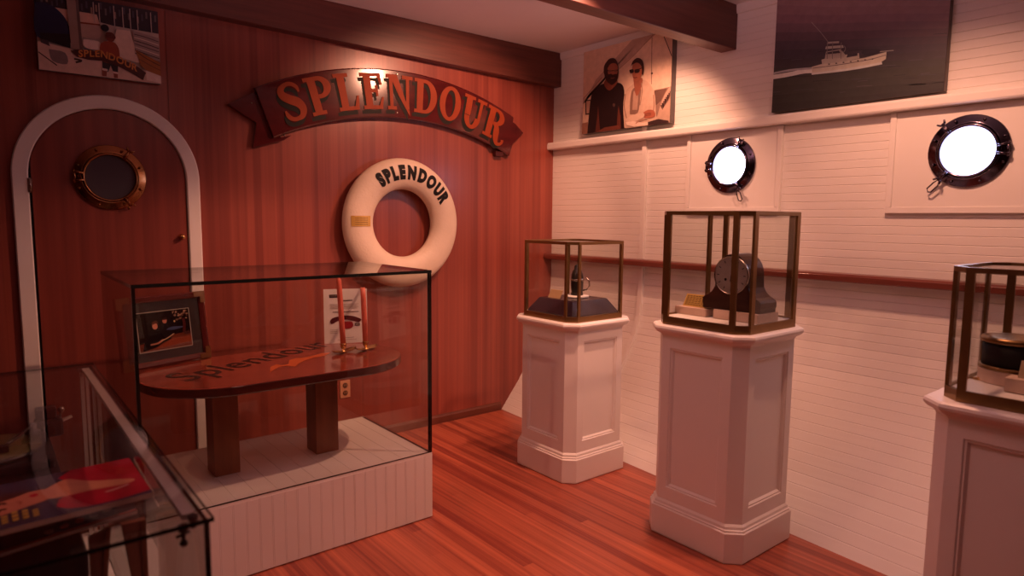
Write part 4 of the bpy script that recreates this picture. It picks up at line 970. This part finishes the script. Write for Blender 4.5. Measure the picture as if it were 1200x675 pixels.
# --- two candlesticks and candles
def candlestick(px, py, top_px, lab_s, lab_c, pointed, lean, ang):
    b = hit(px, py, 2, TZ+.001)
    st = thing('candlestick', b, lab_s, 'candlestick', None)
    # leaf-shaped brass saucer with curled tip, cup and stem
    mb = MB()
    for k_, (an, ln) in enumerate(((ang, .085), (ang+PI*.86, .075))):
        d_ = Vector((math.cos(an), math.sin(an), 0)); s_ = Vector((-d_.y, d_.x, 0)); rsA = []
        for i in range(11):
            t_ = i/10; w_ = .036*math.sin(PI*min(1, t_*.93+.07))**.7+.001; h_ = .004+.014*t_**2
            c_ = b+d_*(ln*t_)+Vector((0, 0, h_))
            rsA.append([c_-s_*w_+Vector((0, 0, .006)), c_-s_*w_*.5+Vector((0, 0, .001)), c_, c_+s_*w_*.5+Vector((0, 0, .001)), c_+s_*w_+Vector((0, 0, .006)), c_+s_*w_*.5-Vector((0, 0, .0015)), c_-Vector((0, 0, .0025)), c_-s_*w_*.5-Vector((0, 0, .0015))])
        mb.loft(rsA, 0, True)
    mb.build('saucer', M['brass'], st)
    mb = MB(); mb.lathe([(.020, .001), (.016, .006), (.007, .012), (.006, .018), (.012, .024), (.015, .032), (.017, .046), (.018, .050), (.0165, .050), (.0155, .040)], b, 2, 20); mb.build('cup', M['brass'], st)
    zt = hit(top_px[0], top_px[1], 1, b.y).z; b2 = b+Vector((0, 0, .0405)); l_ = zt-b2.z
    pts_ = [b2, b2+Vector((lean*.4, 0, l_*.4)), b2+Vector((lean*.8, 0, l_*.8)), b2+Vector((lean, 0, l_*(.955 if pointed else 1)))]; rr_ = [.0150, .0150, .0145, .0135]
    if pointed: pts_ += [b2+Vector((lean, 0, l_*.985)), b2+Vector((lean, 0, l_))]; rr_ += [.008, .002]
    cd = thing('taper_candle', b2, lab_c, 'candle', None)
    mb = MB(); mb.tube(pts_, rr_, 14); mb.build('wax', M['candle'], cd)
    mb = MB(); tp = pts_[-1]; mb.tube([tp-Vector((0, 0, .002)), tp+Vector((.001, 0, .006)), tp+Vector((.002, 0, .011))], .0011, 6); mb.build('wick', M['black'], cd)
candlestick(402.5, 413, (395, 325), 'brass leaf-shaped candlestick holding the taller candle', 'taller red-orange taper candle with pointed tip', True, -.02, 3.6)
candlestick(428.5, 410, (425.5, 337), 'brass leaf-shaped candlestick holding the shorter candle, further right', 'shorter red-orange taper candle with flat top', False, -.012, 3.7)

# ------------------------------------------------------------------ near glass case, bottom left
NX, NY0, NY1, NZ, NL = -3.600, -3.015, -1.396, 1.05, -5.0
nb = thing('display_platform', ((NX+NL)/2, (NY0+NY1)/2, 0), 'white base under the near glass case at the lower left', 'platform')
mb = MB(); g = grooved(NL, NX, .0572, .0022, .0012)
mb.prism([Vector((u_, NY0+d, .006)) for u_, d in g]+[Vector((NX, NY1, .006)), Vector((NL, NY1, .006))], (0, 0, .394)); mb.build('base_box', M['white'], nb)
mb = MB(); mb.box((NL+.01, NY0+.01, .0005), (NX-.01, NY1-.01, .006)); mb.build('shadow_gap', M['black'], nb)
ng = thing('glass_display_case', ((NX+NL)/2, (NY0+NY1)/2, .401), 'near frameless glass case with steel corner fittings at the lower left', 'display case')
th = .008; z0_ = .4015
pane(0, (NL, NY0+.001, z0_), (NX-.001, NY0+.001+th, NZ-th-.0005), 1, 'front_pane', ng)
pane(0, (NL, NY1-.001-th, z0_), (NX-.001, NY1-.001, NZ-th-.0005), 1, 'back_pane', ng, 0)
pane(0, (NX-.001-th, NY0+.0015+th, z0_), (NX-.001, NY1-.0015-th, NZ-th-.0005), 0, 'side_pane', ng, 2)
pane(0, (NL, NY0+.0015+th, z0_), (NL+th, NY1-.0015-th, NZ-th-.0005), 0, 'side_pane', ng, 2)
pane(0, (NL-.006, NY0-.004, NZ-th), (NX+.006, NY1+.004, NZ), 2, 'top_pane', ng)
mb = MB(); mb.box((NX-.040, NY1-.032, z0_), (NX-.028, NY1-.020, NZ-th-.001)); mb.box((NX-.024, NY1-.032, z0_), (NX-.014, NY1-.020, NZ-th-.001)); mb.build('corner_post', M['post'], ng, label='pale upright at the far corner')
mb = MB(); mb.box((NX-.034, NY0+.06, NZ-th-.012), (NX-.012, NY1-.034, NZ-th-.001)); mb.build('edge_strip', M['post'], ng, label='pale metal strip under the glass top')
mb = MB(); mb.box((NX-.05, NY1-.040, NZ-th-.016), (NX-.010, NY1-.012, NZ-th-.0005)); mb.build('corner_clip', M['silver'], ng, bevel=.003, label='steel corner clip')
for dx, dy in ((-.042, .018), (-.018, .05)):
    c_ = Vector((NX+dx, NY0+dy, NZ-th))
    mb = MB(); mb.lathe([(.009, -.012), (.009, -.001)], c_, 2, 14); mb.tube([c_+Vector((0, 0, -.012)), c_+Vector((0, .0, -.030 if dx < -.03 else -.016))], .004, 8)
    mb.sphere(c_+Vector((0, 0, -.036 if dx < -.03 else -.02)), .0075, 12); mb.tube([c_+Vector((-.012, 0, -.022)), c_+Vector((.012, .004, -.018))], .003, 6)
    mb.build('clamp_knob', M['dkmetal'], ng, label='dark metal glass clamp')

# contents: black trunk, magazines, turntable, camera, wooden frame stand
KZ = .842
kx = hit(100, 640, 1, -2.56).x
trunk = thing('storage_trunk', (-4.3, -2.0, .402), 'black box under the magazines in the near glass case', 'box')
mb = MB(); mb.box((-4.85, -2.56, .402), (kx, -1.47, KZ-.06)); mb.build('body', M['case'], trunk, bevel=.006)
mb = MB(); mb.box((-4.855, -2.565, KZ-.0595), (kx+.005, -1.465, KZ-.001)); mb.build('lid', M['case'], trunk, bevel=.006)

def flat_print(zp, corners, thick, name, label, cat_):
    """corners: picture positions far-right, near-right, near-left, far-left of the top face at height zp"""
    return [hit(px, py, 2, zp) for px, py in corners]
ZM = .938
fr_, nr_ = hit(151, 536.6, 2, ZM), hit(179, 577, 2, ZM); nl_ = hit(0, 622, 2, ZM); fl_ = hit(0, 569, 2, ZM)
mw = .40; dxm = (nl_-nr_).normalized()
nl_ = nr_+dxm*mw; fl_ = fr_+(fl_-fr_).normalized()*mw
mag = thing('magazine', (nr_+fl_)/2-Vector((0, 0, .02)), 'magazine with a woman in red on its cover, topmost in the near glass case', 'magazine')
dv = Vector((0, 0, -.012))
mb = MB(); mb.prism([fr_, nr_, nl_, fl_], dv); mb.build('pages', M['paper'], mag)
def bil(c): return lambda u_, v_: c[0].lerp(c[1], u_).lerp(c[2].lerp(c[3], u_), v_)
# u: left->right, v: far->near
pr = Print(bil((fl_, fr_, nl_, nr_)), (0, 0, 1), (1.5, 1.9, 2.2)); pr.k = 1
pr.poly([(0, 0), (1, 0), (1, 1), (0, 1)], (60, 46, 60))
pr.poly([(.66, .0), (.82, 0), (1, 0), (1, .50), (1, .93), (.90, .955), (.80, .97), (.68, .96), (.58, .90), (.53, .80), (.55, .68), (.62, .54), (.66, .30), (.58, .16)], (160, 6, 32))
pr.poly([(.50, .36), (.62, .22), (.74, .40), (.95, .58), (.90, .66), (.72, .62), (.58, .62), (.48, .56)], (196, 112, 82), 4)
pr.poly([(.14, .52), (.20, .38), (.36, .34), (.52, .36), (.54, .56), (.40, .66), (.22, .74), (.12, .66)], (190, 104, 78), 4)
pr.poly([(.04, .50), (.12, .36), (.30, .26), (.44, .30), (.34, .40), (.18, .46), (.10, .62)], (70, 30, 28), 4)
pr.disc(.445, .44, .022, .04, (176, 20, 40)); pr.line([(.27, .50), (.29, .46), (.31, .50)], .02, (60, 28, 30)); pr.line([(.27, .64), (.29, .60), (.31, .62)], .02, (60, 28, 30)); pr.line([(.36, .50), (.38, .54), (.37, .58)], .012, (150, 70, 56))
pr.line([(.78, .76), (.84, .74), (.91, .70)], .025, (230, 120, 110))
pr.poly([(.04, .80), (.15, .78), (.15, .95), (.04, .97)], (196, 140, 52))
for i in range(6):
    xx = .19+i*.046; hgt = (.13, .22, .17, .22, .20, .16)[i]
    for k_ in range(3): pr.poly([(xx, .93-hgt+k_*hgt/3), (xx+.028, .925-hgt+k_*hgt/3), (xx+.028, .925-hgt+(k_+.75)*hgt/3), (xx, .93-hgt+(k_+.75)*hgt/3)], (176, 122, 58)); pr.k -= 1
pr.k += 2
pr.build('cover', M['glossprint'], mag)
ZM2 = .872
nr2 = hit(161, 598, 2, ZM2); nl2 = hit(0, 649, 2, ZM2); nl2 = nr2+(nl2-nr2).normalized()*.42
fd = Vector((0, .25, 0)); fr2, fl2 = nr2+fd, nl2+fd
mag2 = thing('magazine', (nr2+fl2)/2-Vector((0, 0, .02)), 'dark magazine lying under the red-cover magazine in the near glass case', 'magazine')
mb = MB(); mb.prism([fr2, nr2, nl2, fl2], Vector((0, 0, -.008))); mb.build('pages', M['paper'], mag2)
pr = Print(bil((fl2, fr2, nl2, nr2)), (0, 0, 1), (1.6, 1.8, 2.)); pr.k = 1
pr.poly([(0, 0), (1, 0), (1, 1), (0, 1)], (50, 36, 44))
for i in range(5):
    xx = .56+i*.075; pr.disc(xx, .86-.02*i, .022, .05, ((150, 120, 104), (140, 62, 46), (150, 66, 50), (150, 126, 114), (140, 112, 100))[i])
pr.poly([(0, .965), (1, .965), (1, 1), (0, 1)], (150, 74, 56))
pr.build('cover', M['glossprint'], mag2)
# riser blocks between magazines and trunk: a small wooden book stand
bs = thing('book_stand', (-3.78, -2.2, KZ), 'low dark stand holding the two magazines in the near glass case', 'stand')
lowz = ZM2-.0085
mb = MB(); mb.box((nr2.x-.38, nr2.y+.04, KZ), (kx-.02, nr2.y+.22, KZ+.006)); mb.build('foot', M['case'], bs)
mb = MB(); mb.box((nr2.x-.36, nr2.y+.06, KZ+.0065), (kx-.03, nr2.y+.20, lowz-.0005)); mb.build('riser', M['case'], bs)
bs2 = MB(); bs2.box((fl_.x+.08, nr2.y+.05, ZM2+.0055), (nr_.x-.06, nr2.y+.20, ZM-.0125)); bs2.build('spacer', M['case'], bs)

# turntable behind the magazines
tz0 = KZ+.0
tcx_, tcy_ = -3.93, -1.77
tt_ = thing('turntable', (tcx_, tcy_, tz0), 'dark record turntable behind the magazines in the near glass case', 'turntable')
mb = MB(); mb.box((-4.14, -1.93, tz0+.004), (-3.76, -1.60, tz0+.035)); mb.build('plinth', M['case'], tt_, bevel=.008)
mb = MB(); mb.lathe([(.145, .036), (.15, .040), (.15, .047), (.146, .05)], Vector((tcx_, tcy_, tz0)), 2, 48); mb.build('platter', M['dkmetal'], tt_)
mb = MB(); mb.lathe([(.148, .0505), (.148, .053), (.05, .0535), (.0, .0535)], Vector((tcx_, tcy_, tz0)), 2, 48); rec = mb.build('disc', mat('olive_record', (.10, .08, .03), .2), tt_, label='olive yellow record')
mb = MB(); mb.lathe([(.05, .0538), (.05, .0545), (0, .0545)], Vector((tcx_, tcy_, tz0)), 2, 32); mb.build('disc_label', M['black'], rec).location = (0, 0, 0)
mb = MB(); p_ = Vector((-3.80, -1.68, tz0)); mb.lathe([(.022, .035), (.022, .06), (.012, .066), (.012, .085)], p_, 2, 20); mb.tube([p_+Vector((.02, .05, .08)), p_+Vector((0, 0, .08)), p_+Vector((-.05, -.10, .072)), p_+Vector((-.08, -.15, .066))], .005, 8); mb.box(p_+Vector((-.10, -.172, .056)), p_+Vector((-.066, -.148, .074))); mb.build('tonearm', M['dkmetal'], tt_)
mb = MB(); mb.box((-3.885, -1.655, tz0+.036), (-3.845, -1.625, tz0+.046)); mb.build('switch_plate', M['paper'], tt_, label='small cream plate')
# camera-like device
cam_t = thing('box_camera', (-3.74, -1.56, KZ), 'old black box camera with raised silver flap beside the turntable', 'camera')
Bc = Vector((-3.745, -1.545, KZ))
mb = MB(); mb.box(Bc+Vector((-.045, -.035, .001)), Bc+Vector((.035, .035, .06))); mb.box(Bc+Vector((-.04, -.02, .06)), Bc+Vector((.02, .03, .10))); mb.build('body', M['case'], cam_t, bevel=.007)
mb = MB(); mb.lathe([(.022, 0), (.022, .02), (.018, .024), (.017, .012)], Bc+Vector((-.01, -.0355, .03)), 1, 24); mb.build('lens', M['lens'], cam_t)
mb = MB(); mb.sphere(Bc+Vector((.034, .0, .085)), .011, 12); mb.tube([Bc+Vector((.03, 0, .06)), Bc+Vector((.034, 0, .085))], .004, 8); mb.build('shutter_knob', M['silver'], cam_t)
mb = MB(); mb.prism([Bc+Vector((.0355, -.035, .05)), Bc+Vector((.0355, .02, .045)), Bc+Vector((.062, .005, .058)), Bc+Vector((.064, -.02, .056))], (0, 0, .002)); mb.build('flap', M['post'], cam_t, label='raised silver flap')
# splayed wooden boards (open easel) in front of the trunk's right end
es = thing('wooden_easel', (-3.66, -2.45, .402), 'brown wooden easel of two splayed boards beside the black box', 'easel')
ye = -2.50
def board(pts, nm):
    P_ = [hit(px, py, 1, ye) for px, py in pts]
    mb = MB(); mb.prism(P_, (0, .018, 0)); mb.build(nm, M['brownboard'], es, bevel=.003)
zf = .4035
def ext(a, b):   # continue the picture line a-b down to the floor of the case
    A_, B_ = hit(*a, 1, ye), hit(*b, 1, ye); t_ = (zf-A_.z)/(B_.z-A_.z); return A_+(B_-A_)*t_
for tops, nm in ((((104, 632), (86, 675), (130, 615), (112, 675)), 'left_board'), (((142, 612), (156, 675), (176, 606), (200, 675)), 'right_board')):
    (a1, b1, a2, b2) = tops; P_ = [hit(*a1, 1, ye), ext(a1, b1), ext(a2, b2), hit(*a2, 1, ye)]
    P_ = [Vector((max(p.x, kx+.012), p.y, min(p.z, ZM2-.012))) for p in P_]; P_ = [Vector((min(p.x, NX-.022), p.y, p.z)) for p in P_]
    if abs(P_[0].z-P_[1].z) < .02: continue
    mb = MB(); mb.prism(P_, (0, .018, 0)); mb.build('board', M['brownboard'], es)
    mb = MB(); mb.prism([P_[3]+Vector((-.004, -.0045, 0)), P_[2]+Vector((-.004, -.0045, 0)), P_[2]+Vector((-.012, -.0045, 0)), P_[3]+Vector((-.012, -.0045, 0))], (0, .004, 0)); mb.build('edge_moulding', M['leg'], es)

# ------------------------------------------------------------------ light
WARM = (1.0, .43, .262)
def spot(name, loc, aim, power, ang=120, blend=.6, r=.04, col=WARM):
    l = bpy.data.lights.new(name, 'SPOT'); l.energy = power; l.color = col; l.spot_size = math.radians(ang); l.spot_blend = blend; l.shadow_soft_size = r
    o = bpy.data.objects.new(name, l); COL.objects.link(o); o.location = loc
    d = Vector(aim)-Vector(loc); o.rotation_euler = d.to_track_quat('-Z', 'Y').to_euler(); return o
spot('ceiling_spot_beam', (-1.0, -1.50, 2.90), (-1.15, -.0, 1.65), 100, 92, .5)
spot('ceiling_spot_corner', (-.72, -1.47, 2.90), (-.05, -1.0, 1.45), 70, 100, .6)
spot('ceiling_spot_case', (-1.22, -2.15, 2.93), (-2.4, -1.2, .3), 160, 88, .6, .025)
spot('ceiling_spot_wall', (-1.05, -3.0, 2.93), (-.45, -2.85, .8), 84, 118, .7)
spot('ceiling_spot_left', (-4.3, -1.4, 2.78), (-1.2, -1.5, .9), 42, 90, .8)
spot('added_ceiling_fill', (-2.6, -2.4, 2.45), (-2.5, -2.3, 3.), 50, 165, .5, .1, (1., .47, .50))  # unseen upward spot added to brighten the ceiling, no fitting hangs there
spot('added_room_fill', (-2.6, -3.6, 2.93), (-2.0, -2.8, 0), 18, 165, .8, .15, (1., .42, .34))  # added overhead fill light, not a lamp of the room

w = bpy.data.worlds.new('world'); S.world = w; w.use_nodes = True
w.node_tree.nodes['Background'].inputs[0].default_value = (.6, .35, .30, 1); w.node_tree.nodes['Background'].inputs[1].default_value = .2
S.view_settings.view_transform = 'Standard'; S.view_settings.look = 'None'; S.view_settings.gamma = 1; S.view_settings.use_curve_mapping = False
S.view_settings.exposure = .12
